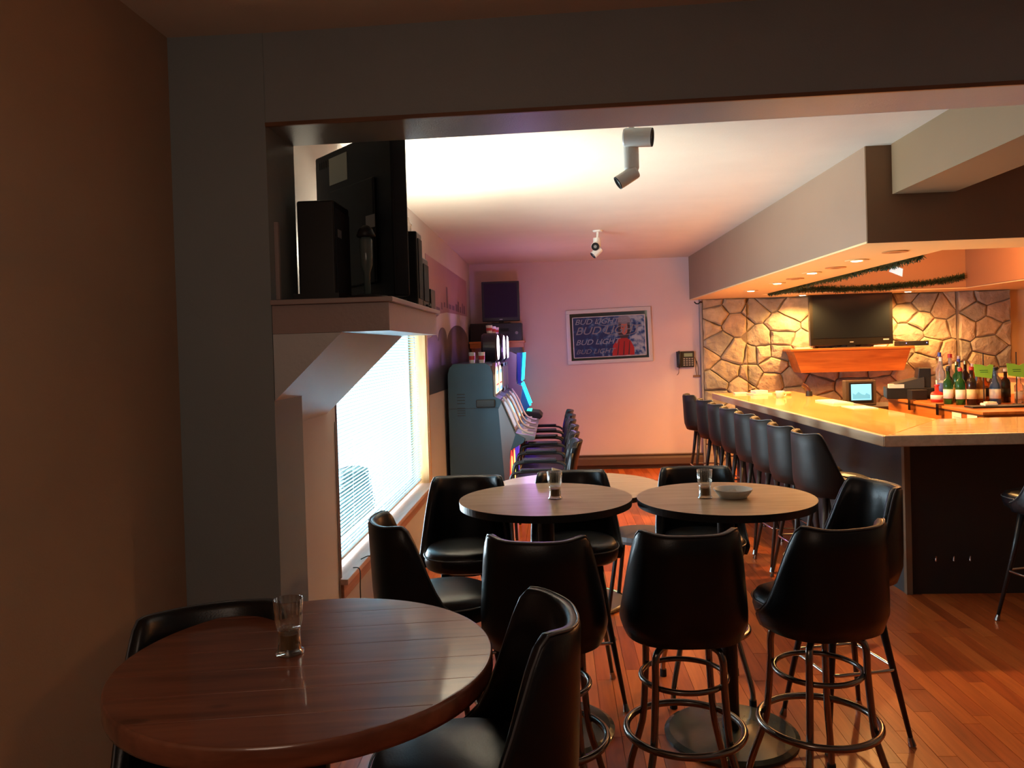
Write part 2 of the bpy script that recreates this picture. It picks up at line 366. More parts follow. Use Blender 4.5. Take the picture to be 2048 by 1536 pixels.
# cords and wire on the sill
tag(link('blind_cord', T(spline([(XL+0.02, 4.18, 0.505), (XL+0.06, 4.16, 0.50), (XL+0.075, 4.10, 0.42), (XL+0.07, 4.12, 0.30)]), 0.003, 6), rubber), 'thin dark wire hanging over the near end of the windowsill', 'wire')
tag(link('blind_cord', T(spline([(XL+0.02, 4.35, 0.505), (XL+0.055, 4.42, 0.503), (XL+0.08, 4.45, 0.44), (XL+0.09, 4.50, 0.42)]), 0.003, 6), rubber), 'short dark wire curling off the windowsill beside the longer hanging one', 'wire')
tag(link('wall_cable', T([(XL+0.005, 3.98, 1.30), (XL+0.005, 3.97, 0.02)], 0.004, 6), mat('beige_cable', (0.4, 0.33, 0.28), 0.5)), 'thin beige cable running down the wall left of the window', 'cable')
# outside: snowy ground and a small conifer right outside the window
struct('trim_9', B((-14, XO-0.3, -4, 24, -0.6, -0.5)), mat('snow', (0.85, 0.87, 0.9), 0.9, var=0.03))
ev = thing('evergreen_shrub', 'dark conical evergreen seen as a shadow behind the blind', 'shrub', (-1.58, 6.05, -0.5))
link('trunk', T([(0, 0, 0), (0, 0, 1.0)], 0.03, 8, r_end=0.01), brown_m, ev)
bm = bmesh.new()
for k in range(5200):
    t = rnd.random(); h = -0.1+1.37*t; r = (0.23*(1-t)+0.06)*(0.5+0.5*rnd.random()); a = rnd.random()*2*PI
    c = Vector((r*math.cos(a), r*math.sin(a), h)); d = Vector((math.cos(a), math.sin(a), -0.3)).normalized()*0.07; s = Vector((-math.sin(a), math.cos(a), 0.2))*0.018
    q = [bm.verts.new(v) for v in (c-d*0.4-s, c-d*0.4+s, c+d+s*0.3, c+d-s*0.3)]; bm.faces.new(q)
link('foliage', bm, mat('conifer_green', (0.015, 0.035, 0.02), 0.8), ev)['kind'] = 'stuff'

# ================================================================== BACK WALL
hb = thing('baseboard_heater', 'long dark brown baseboard heater under the framed beer mirror', 'heater', (0.19, 10.57, 0.02))
hm = mat('heater_brown', (0.10, 0.062, 0.045), 0.45)
link('back_plate', B((0, 1.715, 0.06, 0.078, -0.02, 0.17)), hm, hb)
link('cover', P([(0, 0.04), (0.0, 0.12), (0.03, 0.150), (0.034, 0.146), (0.006, 0.118), (0.006, 0.04)], 0, 1.715, 'X'), hm, hb)
link('top_cap', B((0, 1.715, 0.02, 0.06, 0.158, 0.17)), hm, hb)
link('fins', B(*[(0.03+0.02*i, 0.034+0.02*i, 0.012, 0.055, 0.05, 0.11) for i in range(84)]), dchrome, hb)['kind'] = 'stuff'
for xx in (0.0, 1.700): link('end_cap', B((xx, xx+0.015, -0.003, 0.06, -0.02, 0.172)), hm, hb)
struct('baseboard_back', B((XL, 1.91, YB-0.012, YB, 0, 0.09)), mat('baseboard', (0.13, 0.08, 0.06), 0.5))

# beer mirror
mr = thing('framed_beer_mirror', 'silver framed blue beer mirror picture hanging on the pink back wall', 'picture', (0.705, YB-0.001, 1.765), 0)
MW, MH = 0.56, 0.36
sil = mat('silver_frame', (0.62, 0.60, 0.62), 0.35, 0.3)
link('frame', B((-MW, MW, -0.025, 0, MH-0.05, MH), (-MW, MW, -0.025, 0, -MH, -MH+0.05), (-MW, -MW+0.05, -0.025, 0, -MH+0.05, MH-0.05), (MW-0.05, MW, -0.025, 0, -MH+0.05, MH-0.05)), sil, mr, bevel=0.004)
link('mirror_border', B((-MW+0.05, MW-0.05, -0.012, -0.004, -MH+0.05, MH-0.05)), mat('mirror_glass', (0.55, 0.55, 0.55), 0.05, 1.0), mr)
pr = bpy.data.materials.new('print_blue'); pr.use_nodes = True; nt = pr.node_tree; pb = nt.nodes['Principled BSDF']; pb.inputs['Roughness'].default_value = 0.25
tc = nt.nodes.new('ShaderNodeTexCoord'); sx = nt.nodes.new('ShaderNodeSeparateXYZ'); nz = nt.nodes.new('ShaderNodeTexNoise'); nz.inputs['Scale'].default_value = 16; nz.inputs['Detail'].default_value = 6
ad = nt.nodes.new('ShaderNodeMath'); ad.operation = 'MULTIPLY_ADD'; ad.inputs[1].default_value = 0.35; rp = nt.nodes.new('ShaderNodeValToRGB')
rp.color_ramp.elements[0].position = 0.42; rp.color_ramp.elements[0].color = (0.02, 0.03, 0.11, 1); rp.color_ramp.elements[1].position = 0.72; rp.color_ramp.elements[1].color = (0.28, 0.36, 0.46, 1)
e = rp.color_ramp.elements.new(0.54); e.color = (0.03, 0.08, 0.22, 1)
nt.links.new(tc.outputs['Object'], sx.inputs[0]); nt.links.new(tc.outputs['Object'], nz.inputs['Vector']); nt.links.new(sx.outputs['X'], ad.inputs[0]); nt.links.new(nz.outputs['Fac'], ad.inputs[2]); nt.links.new(ad.outputs[0], rp.inputs[0]); nt.links.new(rp.outputs[0], pb.inputs['Base Color'])
link('print', B((-0.47, 0.47, -0.014, -0.0125, -0.27, 0.255)), pr, mr)
link('inner_border', B((-0.48, 0.48, -0.0145, -0.0122, 0.255, 0.263), (-0.48, 0.48, -0.0145, -0.0122, -0.278, -0.27), (-0.48, -0.47, -0.0145, -0.0122, -0.278, 0.263), (0.47, 0.48, -0.0145, -0.0122, -0.278, 0.263)), sil, mr)
pskin = mat('print_skin', (0.42, 0.12, 0.09), 0.4); pred = mat('print_red', (0.33, 0.02, 0.025), 0.3); pwhite = mat('print_white', (0.26, 0.29, 0.36), 0.3); pdark = mat('print_dark', (0.03, 0.02, 0.03), 0.4); pgrey = mat('print_grey', (0.20, 0.20, 0.24), 0.3)
# printed figure: knitted hat, face, dark hair, red jacket
def flat(name, poly, m, y=-0.0155): link(name, P(poly, y, y+0.001, 'Y'), m, mr)
flat('printed_jacket', [(0.03, -0.265), (0.045, -0.13), (0.10, -0.06), (0.15, -0.03), (0.22, -0.03), (0.28, -0.08), (0.32, -0.17), (0.32, -0.265)], pred, -0.0158)
for q in ((0.09, 0.13), (0.17, 0.20), (0.24, 0.27)): flat('printed_fold', [(q[0], -0.26), (q[0]+0.015, -0.26), (q[1], -0.08), (q[1]-0.008, -0.08)], pdark, -0.0160)
flat('printed_hair', [(0.13, 0.17), (0.12, 0.02), (0.15, -0.04), (0.24, -0.04), (0.28, 0.03), (0.275, 0.17)], pdark, -0.0162)
flat('printed_face', [(0.165, 0.155), (0.155, 0.09), (0.165, 0.03), (0.20, -0.005), (0.235, 0.03), (0.247, 0.09), (0.24, 0.155)], pskin, -0.0168)
flat('printed_hat', [(0.115, 0.17), (0.13, 0.235), (0.17, 0.25), (0.24, 0.25), (0.28, 0.225), (0.29, 0.165), (0.20, 0.15)], pgrey, -0.0172)
for (x0, x1, z0) in ((0.172, 0.192, 0.10), (0.212, 0.232, 0.10)): flat('printed_eye', [(x0, z0), (x1, z0), (x1, z0+0.008), (x0, z0+0.008)], pdark, -0.0175)
flat('printed_mouth', [(0.185, 0.04), (0.218, 0.04), (0.210, 0.03), (0.193, 0.03)], pred, -0.0175)
def TM(x, y, z): return Matrix.Translation((x, y, z)) @ Matrix.Rotation(PI/2, 4, 'X')
for zz, sz, mm, s in ((0.165, 0.085, pwhite, 'BUD LIGHT'), (0.030, 0.125, pgrey, 'BUD LIGHT'), (-0.105, 0.085, pwhite, 'BUD LIGHT'), (-0.225, 0.075, pgrey, 'BUD LIGHT')):
    o = text('lettering', s, sz*1.15, mm, mr, TM(-0.45, -0.0185 if zz != 0.030 else -0.0192, zz), 0.35); o.scale = (1.15, 1, 1)
text('hat_lettering', 'BUD', 0.035, pwhite, mr, TM(0.16, -0.0195, 0.212), 0.0); text('hat_lettering', 'LIGHT', 0.035, pwhite, mr, TM(0.145, -0.0195, 0.178), 0.0)
link('oval_swoosh', T([(-0.06+0.22+0.24*math.cos(a), -0.0185, 0.075+0.075*math.sin(a)) for a in [0.4+5.2*i/40 for i in range(41)]], 0.004, 5), pgrey, mr)
link('oval_swoosh', T([(-0.02+0.13*math.cos(a), -0.0185, 0.19+0.055*math.sin(a)) for a in [2.2+2.6*i/20 for i in range(21)]], 0.003, 5), pwhite, mr)
mr.rotation_euler = (0, math.radians(-1.2), 0)

# wall phone
ph = thing('wall_phone', 'dark desk phone mounted on the pink wall right of the mirror', 'phone', (1.69, YB-0.001, 1.42))
link('body', P([(-0.11, -0.10), (0.11, -0.10), (0.115, 0.11), (-0.115, 0.11)], -0.05, 0, 'Y'), black_pl, ph, bevel=0.008)
link('handset', T(spline([(-0.085, -0.055, 0.10), (-0.085, -0.085, 0.07), (-0.085, -0.085, -0.05), (-0.085, -0.055, -0.09)]), 0.022, 10), black_pl, ph)
link('display', B((-0.02, 0.09, -0.054, -0.049, 0.04, 0.085)), mat('lcd', (0.20, 0.30, 0.20), 0.3), ph)
link('keypad', B(*[(-0.03+0.035*i, -0.008+0.035*i, -0.055, -0.049, 0.005-0.028*j, 0.022-0.028*j) for i in range(4) for j in range(4)]), grey_pl, ph)
link('cord', T(spline([(-0.085, -0.03, -0.10), (-0.09, -0.02, -0.17), (-0.11, -0.01, -0.20)]), 0.003, 6), rubber, ph)
wj = thing('phone_jack', 'small dark jack with cords on the wall below the phone', 'jack', (1.885-0.05, YB-0.001, 1.20))
link('plate', B((-0.045, 0.045, -0.02, 0, -0.012, 0.012)), brown_m, wj)
link('cord', T(spline([(0, -0.012, 0.012), (-0.01, -0.008, 0.10), (0.0, -0.008, 0.18), (-0.02, -0.008, 0.25)]), 0.003, 6), rubber, wj)
link('cord', T(spline([(0.02, -0.012, 0.012), (0.02, -0.008, 0.12), (0.005, -0.008, 0.20)]), 0.003, 6), rubber, wj)

# TV shelf in the corner
sh = thing('corner_shelf', 'reddish wooden wall shelf in the far left corner under the small television', 'shelf', (-0.76, YB, 1.65))
link('board', B((-0.36, 0.36, -0.40, -0.001, 0.06, 0.085)), orange_w, sh, bevel=0.003)
link('fascia', B((-0.35, 0.35, -0.385, -0.365, 0, 0.06)), orange_w, sh)
for xx in (-0.34, 0.32): link('bracket', P([(-0.365, 0.0), (-0.365, 0.06), (-0.002, 0.06), (-0.002, -0.12)], xx, xx+0.02, 'X'), orange_w, sh)
rc = thing('receiver', 'black audio receiver under the small television on the corner shelf', 'receiver', (-0.65, YB-0.22, 1.736))
link('body', B((-0.215, 0.215, -0.17, 0.17, 0, 0.225)), black_pl, rc, bevel=0.005)
link('display', B((-0.15, 0.05, -0.172, -0.17, 0.12, 0.16)), screen_m, rc)
link('knob', LT([(0, 0), (0.02, 0), (0.02, 0.02), (0, 0.02)], 16, axis='Y', c=(0.15, -0.19, 0.1)), grey_pl, rc)
sp = thing('shelf_speaker', 'black speaker box left of the receiver on the corner shelf', 'speaker', (-0.99, YB-0.2, 1.736))
link('cabinet', B((-0.11, 0.11, -0.16, 0.16, 0, 0.232)), black_pl, sp, bevel=0.006)
link('grille', B((-0.10, 0.10, -0.168, -0.160, 0.01, 0.22)), mat('grille_cloth', (0.02, 0.02, 0.025), 0.9), sp)
tv = thing('small_television', 'small dark flat television above the receiver in the far left corner', 'television', (-0.705, YB-0.22, 1.963))
link('bezel', B((-0.245, 0.245, -0.03, 0.03, 0.03, 0.55)), mat('tv_bezel', (0.03, 0.03, 0.04), 0.4), tv, bevel=0.008)
link('screen', B((-0.215, 0.215, -0.0325, -0.029, 0.08, 0.525)), mat('tv_screen_violet', (0.035, 0.025, 0.06), 0.6, spec=0.15), tv)
link('stand', B((-0.12, 0.12, -0.09, 0.09, -0.002, 0.012), (-0.03, 0.03, -0.02, 0.02, 0.01, 0.04)), black_pl, tv)
link('badge', B((-0.02, 0.02, -0.0335, -0.030, 0.05, 0.058)), sil, tv)

# ================================================================== STONE WALL
stone_wall = struct('wall_stone', B((1.91, 5.80, YB-0.03, YB+0.02, 0, 2.2), (1.91, 2.477, YB-0.09, YB-0.03, 0, 2.2), (5.15, 5.80, YB-0.09, YB-0.03, 0, 2.2)), mortar)
seeds = []
def sd(px, py):  # picture-measured stone centres on the wall plane
    d = F_+R_*(px-1024)/1600-U_*(py-717)/1600; t = 10.6/d.y; return (d.x*t, 1.65+d.z*t)
for p in [(1547,729),(1519,677),(1563,675),(1505,620),(1592,618),(1566,650),(1542,763),(1524,706),(1502,707),(1500,751),(1560,704),
          (1885,616),(1875,658),(1817,667),(1861,696),(1897,704),(1848,607),(1815,625),(1840,640),(1921,600),(1921,650),(1972,590),(1972,650),(1980,692),(1946,624),(1990,625),
          (1430,628),(1473,645),(1431,687),(1473,704),(1451,746),(1431,763),(1480,770),(1420,600),(1468,608)]: seeds.append(sd(*p))
base = list(seeds)
for k in range(4000):
    q = (rnd.uniform(1.9, 5.8), rnd.uniform(0.0, 2.2))
    if all(((q[0]-s[0])/1.45)**2+(q[1]-s[1])**2 > 0.20**2 for s in seeds): seeds.append(q)
def clip(poly, n, c):
    out = []
    for i in range(len(poly)):
        a, b = poly[i], poly[(i+1) % len(poly)]; da = a[0]*n[0]+a[1]*n[1]-c; db = b[0]*n[0]+b[1]*n[1]-c
        if da <= 0: out.append(a)
        if (da < 0) != (db < 0) and abs(da-db) > 1e-9:
            t = da/(da-db); out.append((a[0]+(b[0]-a[0])*t, a[1]+(b[1]-a[1])*t))
    return out
def area(p): return abs(sum(p[i][0]*p[(i+1) % len(p)][1]-p[(i+1) % len(p)][0]*p[i][1] for i in range(len(p))))/2
for (x0, x1, yf) in ((1.91, 2.477, YB-0.09), (2.477, 5.15, YB-0.03), (5.15, 5.80, YB-0.09)):
    for i, s in enumerate(seeds):
        if not (x0-0.25 < s[0] < x1+0.25): continue
        poly = [(x0+0.004, 0.004), (x1-0.004, 0.004), (x1-0.004, 2.198), (x0+0.004, 2.198)]
        for j, t in enumerate(seeds):
            if i == j: continue
            dx, dy = (t[0]-s[0])*0.62, t[1]-s[1]; l = math.hypot(dx, dy)
            if l > 1.2: continue
            n = (dx/l, dy/l); c = (n[0]*(s[0]+t[0])+n[1]*(s[1]+t[1]))/2-0.004
            poly = clip(poly, n, c)
            if len(poly) < 3: break
        if len(poly) < 3 or area(poly) < 0.004: continue
        # subdivide and roughen the outline
        rp2 = []
        cx = sum(p[0] for p in poly)/len(poly); cz = sum(p[1] for p in poly)/len(poly)
        for a, b in zip(poly, poly[1:]+poly[:1]):
            L_ = math.hypot(b[0]-a[0], b[1]-a[1])
            if L_ < 0.015: continue
            corner = (a[0]*0.97+cx*0.03, a[1]*0.97+cz*0.03); rp2.append(corner)
            nseg = 3 if L_ > 0.15 else 2
            for q in range(1, nseg):
                t = q/nseg; k = rnd.uniform(-0.004, 0.014)
                mx_, mz_ = a[0]+(b[0]-a[0])*t, a[1]+(b[1]-a[1])*t; dl = math.hypot(cx-mx_, cz-mz_)
                rp2.append((mx_+(cx-mx_)/dl*max(k, 0), mz_+(cz-mz_)/dl*max(k, 0)))
        if len(rp2) < 3: continue
        th = rnd.uniform(0.022, 0.048); bm = bmesh.new()
        tx, tz = rnd.uniform(-0.06, 0.06), rnd.uniform(-0.10, 0.06)
        lv = [bm.verts.new((x, yf+0.001, z)) for x, z in rp2]
        mv = [bm.verts.new((x, yf-th*0.62, z)) for x, z in rp2]
        iv = [bm.verts.new((x+(cx-x)*0.16, yf-th+tx*(x-cx)+tz*(z-cz)+rnd.uniform(-0.004, 0.004), z+(cz-z)*0.16)) for x, z in rp2]
        cv = bm.verts.new((cx+rnd.uniform(-0.02, 0.02), yf-th-rnd.uniform(0, 0.014), cz+rnd.uniform(-0.02, 0.02))); n = len(rp2)
        for k in range(n):
            j = (k+1) % n
            bm.faces.new((lv[k], lv[j], mv[j], mv[k])); bm.faces.new((mv[k], mv[j], iv[j], iv[k])); bm.faces.new((iv[k], iv[j], cv))
        link('stone', bm, stone_ms[rnd.randrange(5)], stone_wall)
hk = tag(link('hook', T(spline([(1.90, YB-0.12, 2.16), (1.885, YB-0.14, 2.17), (1.86, YB-0.13, 2.145), (1.83, YB-0.12, 2.15), (1.81, YB-0.13, 2.17)]), 0.008, 6), rubber), 'small dark curled hook at the top corner of the stone wall', 'hook')
struct('trim_10', B((1.885, 1.91, YB-0.10, YB, 0, 2.2)), mat('grey_post', (0.26, 0.26, 0.27), 0.6))

# mantel shelf, big television and box
mt = thing('mantel_shelf', 'orange wooden mantel shelf under the big television on the stone wall', 'shelf', (3.70, YB-0.06, 1.22))
link('board', B((-0.76, 0.76, -0.36, 0.0, 0.27, 0.30)), orange_w, mt, bevel=0.003)
link('front_panel', P([(-0.63, 0), (0.63, 0), (0.72, 0.27), (-0.72, 0.27)], -0.34, -0.32, 'Y'), orange_w, mt)
for s in (-1, 1): link('side_panel', P([(s*0.63, 0), (s*0.615, 0), (s*0.705, 0.27), (s*0.72, 0.27)], -0.32, 0.0, 'Y'), orange_w, mt)
bt = thing('large_television', 'large black flat television on the orange mantel shelf', 'television', (3.735, YB-0.27, 1.521))
link('bezel', B((-0.515, 0.515, -0.035, 0.03, 0.03, 0.685)), mat('tv_black_gloss', (0.015, 0.013, 0.010), 0.15), bt, bevel=0.008)
link('screen', B((-0.475, 0.475, -0.038, -0.034, 0.125, 0.655)), screen_m, bt)
link('stand', B((-0.22, 0.22, -0.08, 0.09, -0.001, 0.012), (-0.05, 0.05, -0.02, 0.02, 0.01, 0.04)), black_pl, bt)
link('badge', B((-0.022, 0.022, -0.0365, -0.035, 0.065, 0.075)), sil, bt)
link('badge', B((0.39, 0.46, -0.0365, -0.035, 0.085, 0.10)), sil, bt)
cb = thing('cable_box', 'slim black cable box at the right end of the mantel shelf', 'box', (4.46, YB-0.30, 1.521))
link('body', B((-0.16, 0.20, -0.06, 0.10, 0, 0.06)), black_pl, cb, bevel=0.004)
ledm = mat('blue_led', (0.1, 0.1, 1), 0.3, emit=(0.3, 0.35, 1), estr=4)
for xx in (-0.08, 0.17): link('indicator', B((xx, xx+0.008, -0.062, -0.060, 0.03, 0.038)), ledm, cb)
tag(link('paper_stack', B((3.02, 3.22, 10.27, 10.42, 1.521, 1.529), (3.03, 3.20, 10.28, 10.41, 1.529, 1.536)), paper), 'white papers at the left end of the mantel shelf', 'paper')
tag(link('remote_control', B((3.98, 4.13, 10.255, 10.29, 1.521, 1.54)), white_pl, bevel=0.006), 'white remote control in front of the big television', 'remote')

# ================================================================== RECESSED LIGHTS
bulb_m = mat('lit_bulb', (1, 0.8, 0.5), 0.4, emit=(1.0, 0.72, 0.36), estr=22)
off_m = mat('unlit_bulb', (0.45, 0.22, 0.08), 0.5)
names = ['lit recessed light nearest the canopy corner', 'lit recessed light, second along the canopy from its near corner', 'lit recessed light, third along the canopy from its near corner', 'lit recessed light, farthest along the canopy edge before the stone wall', 'lit recessed light shining on the stones left of the big television', 'lit recessed light shining on the stones right of the big television']
UNLIT = [(2.22, 5.35), (2.20, 6.40), (2.19, 7.43)]
for i, (x, y) in enumerate(LIT+UNLIT):
    lit = i < len(LIT)
    t = thing('recessed_light', names[i] if lit else ['unlit recessed can nearest the canopy corner', 'unlit recessed can between the two nearest lit ones', 'unlit recessed can between the second and third lit ones'][i-6], 'ceiling light', (x, y, 2.2), 0, 'recessed lights in the bar canopy')
    bm = bmesh.new(); lathe(bm, [(0.058, -0.001), (0.078, -0.001), (0.080, -0.006), (0.056, -0.008)], 28); link('trim_ring', bm, cream_m if lit else off_m, t)
    link('bulb', LT([(0, -0.012), (0.03, -0.011), (0.052, -0.004), (0.055, -0.002)], 24), bulb_m if lit else mat('dark_can', (0.30, 0.13, 0.05), 0.5), t, smooth=True)

# ================================================================== BAR
bar = thing('bar_counter', 'long L shaped bar with glowing varnished wood top and dark panelled front', 'bar', (0, 0, 0))
cm = 0.006
link('counter_top', P([(1.815, 9.34), (1.975, 4.935), (2.69, 5.85), (2.71, 9.38)], 1.0, 1.05), bar_w, bar, bevel=0.004)
link('counter_top', P([(1.979, 4.932), (6.2, 4.90), (6.2, 5.98), (2.694, 5.85)], 1.0, 1.05), bar_w2, bar, bevel=0.004)
link('edge_moulding', P([(1.78, 9.34), (1.94, 4.90), (1.974, 4.934), (1.814, 9.34)], 0.985, 1.054), bar_edge, bar, bevel=0.008)
link('edge_moulding', P([(1.94, 4.90), (6.2, 4.865), (6.2, 4.899), (1.976, 4.934)], 0.985, 1.054), bar_edge, bar, bevel=0.008)
link('front_panel', P([(2.01, 9.2), (2.19, 5.22), (2.215, 5.245), (2.035, 9.2)], 0, 1.0), barfront, bar)
link('front_panel', P([(2.22, 5.215), (6.2, 5.19), (6.2, 5.22), (2.22, 5.245)], 0, 1.0), mat('bar_dark_front', (0.03, 0.024, 0.020), 0.5), bar)
link('corner_post', B((2.185, 2.222, 5.20, 5.24, 0, 1.0)), wood('post_wood', (0.16, 0.10, 0.06), (0.22, 0.14, 0.08), 0.5, 'Z'), bar)
link('end_panel', P([(2.01, 9.2), (2.6, 9.2), (2.6, 9.17), (2.03, 9.17)], 0, 1.0), barfront, bar)
link('inner_shelf', P([(2.25, 5.6), (2.6, 5.85), (2.6, 9.1), (2.1, 9.1)], 0.72, 0.75), orange_w, bar)
# chrome bits added to stand in for glints of stool chrome in the dark
for xx in (2.36, 2.47, 2.57):
    link('hook', T([(xx, 5.214, 0.22), (xx, 5.18, 0.22), (xx, 5.18, 0.25)], 0.006, 6), chrome, bar)
# items on the bar
def loc3(px, py, z):
    d = F_+R_*(px-1024)/1600-U_*(py-717)/1600; t = (z-1.65)/d.z; return Vector((d.x*t, d.y*t, z))
ZB = 1.051
o = tag(link('paper_stack', B((-0.07, 0.07, -0.05, 0.05, 0, 0.018)), paper, loc=(2.05, 9.1, ZB)), 'small white block of paper at the far end of the bar', 'paper')
o = thing('napkin_holder', 'white napkin stack with a raised edge at the far end of the bar top', 'napkins', (2.22, 8.95, ZB), 0.2)
link('tray', B((-0.11, 0.11, -0.09, 0.09, 0, 0.012)), white_pl, o); link('napkins', B((-0.07, 0.07, -0.07, 0.07, 0.012, 0.045)), paper, o, bevel=0.004)
o = thing('white_mug', 'white cup standing on the far part of the bar top', 'cup', (2.28, 8.35, ZB), 0.4)
link('bowl', LT([(0, 0), (0.035, 0), (0.042, 0.05), (0.045, 0.07), (0.040, 0.07), (0.036, 0.01), (0, 0.008)], 24), white_pl, o, smooth=True)
link('handle', T(spline([(0.043, 0, 0.055), (0.072, 0, 0.05), (0.07, 0, 0.02), (0.04, 0, 0.015)]), 0.006, 6), white_pl, o)
o = thing('bent_straw_tray', 'pale looped ring beside the white cup on the bar', 'tray', (2.42, 8.75, ZB))
link('rim', T(circle(0.08, 0.02, 24), 0.012, 8, closed=True), mat('tan_plastic', (0.6, 0.42, 0.2), 0.4), o); link('base', LT([(0, 0), (0.08, 0), (0.08, 0.015), (0, 0.015)], 24), MATS['tan_plastic'], o)
o = thing('drink_gun', 'dark brown soda gun handle standing at the inner edge of the bar', 'drink gun', (2.62, 8.5, ZB))
link('holster', LT([(0, 0), (0.035, 0), (0.03, 0.05), (0, 0.05)], 16), black_pl, o)
link('handle', T(spline([(0.0, 0, 0.045), (-0.02, 0.01, 0.09), (-0.06, 0.02, 0.12)]), 0.022, 10), mat('dark_brown_plastic', (0.06, 0.02, 0.015), 0.25), o, smooth=True)
o = tag(link('bar_mat', B((-0.09, 0.09, -0.22, 0.22, 0, 0.012), (-0.075, 0.075, -0.205, 0.205, 0.012, 0.016)), paper, loc=(2.55, 7.55, ZB)), 'long white menu card lying near the inner edge of the bar', 'menu')
o.rotation_euler = (0, 0, 0.05)
o = tag(link('menu_card', B((-0.10, 0.10, -0.15, 0.15, 0, 0.004)), paper, loc=(2.56, 6.95, ZB)), 'white sheet of paper on the bar in front of the little monitor', 'paper')

# monitor on its stand behind the bar
st = thing('back_counter', 'low dark cabinet behind the bar that carries the little monitor', 'cabinet', (3.25, 8.75, 0))
link('body', B((-0.45, 0.35, -0.25, 0.25, 0, 0.90)), mat('dark_cabinet', (0.05, 0.03, 0.02), 0.5), st); link('top', B((-0.47, 0.37, -0.27, 0.27, 0.90, 0.925)), MATS['dark_cabinet'], st, bevel=0.003)
for xx in (-0.43, -0.04): link('door', B((xx, xx+0.37, -0.262, -0.25, 0.08, 0.86)), brown_m, st)
mo = thing('crt_monitor', 'small tube monitor with a pale cyan picture behind the bar', 'monitor', (3.21, 8.72, 0.926))
link('case', P([(-0.16, 0), (0.16, 0), (0.16, 0.265), (-0.16, 0.265)], -0.06, 0.04, 'Y'), mat('monitor_case', (0.10, 0.07, 0.045), 0.5), mo, bevel=0.008)
bm = bmesh.new(); a = [bm.verts.new(v) for v in ((-0.15, 0.04, 0.01), (0.15, 0.04, 0.01), (0.15, 0.04, 0.255), (-0.15, 0.04, 0.255))]; b = [bm.verts.new(v) for v in ((-0.08, 0.22, 0.03), (0.08, 0.22, 0.03), (0.08, 0.22, 0.18), (-0.08, 0.22, 0.18))]
bm.faces.new(b)
for i in range(4): bm.faces.new((a[i], a[(i+1) % 4], b[(i+1) % 4], b[i]))
link('tube_housing', bm, MATS['monitor_case'], mo)
link('bezel', B((-0.125, 0.125, -0.066, -0.060, 0.03, 0.245)), black_pl, mo, bevel=0.004)
link('screen', B((-0.105, 0.105, -0.070, -0.064, 0.055, 0.225)), mat('cyan_screen', (0.1, 0.3, 0.35), 0.2, emit=(0.28, 0.72, 0.85), estr=1.0), mo, bevel=0.01)
link('picture_shape', P([(-0.09, 0.07), (0.09, 0.07), (0.09, 0.11), (0.05, 0.13), (0.035, 0.11), (0.0, 0.12), (-0.03, 0.145), (-0.06, 0.115), (-0.09, 0.13)], -0.0715, -0.0705, 'Y'), mat('cyan_dim', (0.1, 0.3, 0.35), 0.2, emit=(0.12, 0.45, 0.60), estr=0.9), mo)

# island back bar
isl = thing('back_bar_island', 'orange wooden cabinet island carrying the liquor bottles behind the bar', 'cabinet', (3.2, 6.2, 0))
link('carcass', B((0.02, 2.9, 0.02, 1.72, 0, 1.035)), orange_w, isl)
link('side_panel', B((0.0, 0.02, 0.0, 1.74, 0.0, 1.035)), wood('orange_wood_y', (0.42, 0.115, 0.02), (0.60, 0.20, 0.04), 0.35, 'Y', 2), isl)
link('top_board', B((-0.02, 2.92, -0.02, 1.76, 1.035, 1.06)), MATS['orange_wood_y'], isl, bevel=0.004)
for yy in (0.35, 0.95, 1.4): link('door_pull', B((-0.012, 0.0, yy, yy+0.012, 0.90, 0.93)), black_pl, isl)
for i, yy in enumerate((0.62, 1.15)): link('bracket', B((-0.045, 0.0, yy, yy+0.05, 0.98, 1.075)), dchrome, isl)
for yy, lb in ((0.09, 'white notice taped to the orange cabinet, the one nearer the corner'), (0.33, 'white notice taped to the orange cabinet, the one nearer the bottles')):
    n_ = thing('notice', lb, 'notice', (3.196, 6.2+yy, 0.85)); link('sheet', B((-0.002, 0.0, 0, 0.15, 0, 0.17)), paper, n_)
    link('text_lines', B(*[(-0.0028, -0.002, 0.015, 0.12, 0.03+0.02*k, 0.034+0.02*k) for k in range(6)]), grey_pl, n_)
# cash register
cr = thing('cash_register', 'black cash register left of the bottles on the orange cabinet', 'register', (3.33, 7.80, 1.061), -0.3)
link('drawer', B((-0.2, 0.2, -0.18, 0.18, 0, 0.10)), black_pl, cr, bevel=0.005)
link('keyboard', P([(-0.15, 0.10), (0.12, 0.10), (0.12, 0.20), (-0.15, 0.13)], -0.16, 0.16, 'Y'), mat('dark_keys', (0.05, 0.05, 0.05), 0.5), cr)
link('display', P([(0.06, 0.10), (0.18, 0.10), (0.18, 0.28), (0.08, 0.28)], -0.14, 0.14, 'Y'), black_pl, cr, bevel=0.005)
link('printer', B((-0.18, -0.05, -0.17, -0.05, 0.10, 0.135)), white_pl, cr)
tag(link('box', B((-0.07, 0.07, -0.05, 0.05, 0, 0.09)), black_pl, loc=(3.29, 7.52, 1.061), bevel=0.004), 'small black box between the register and the bottles', 'box')

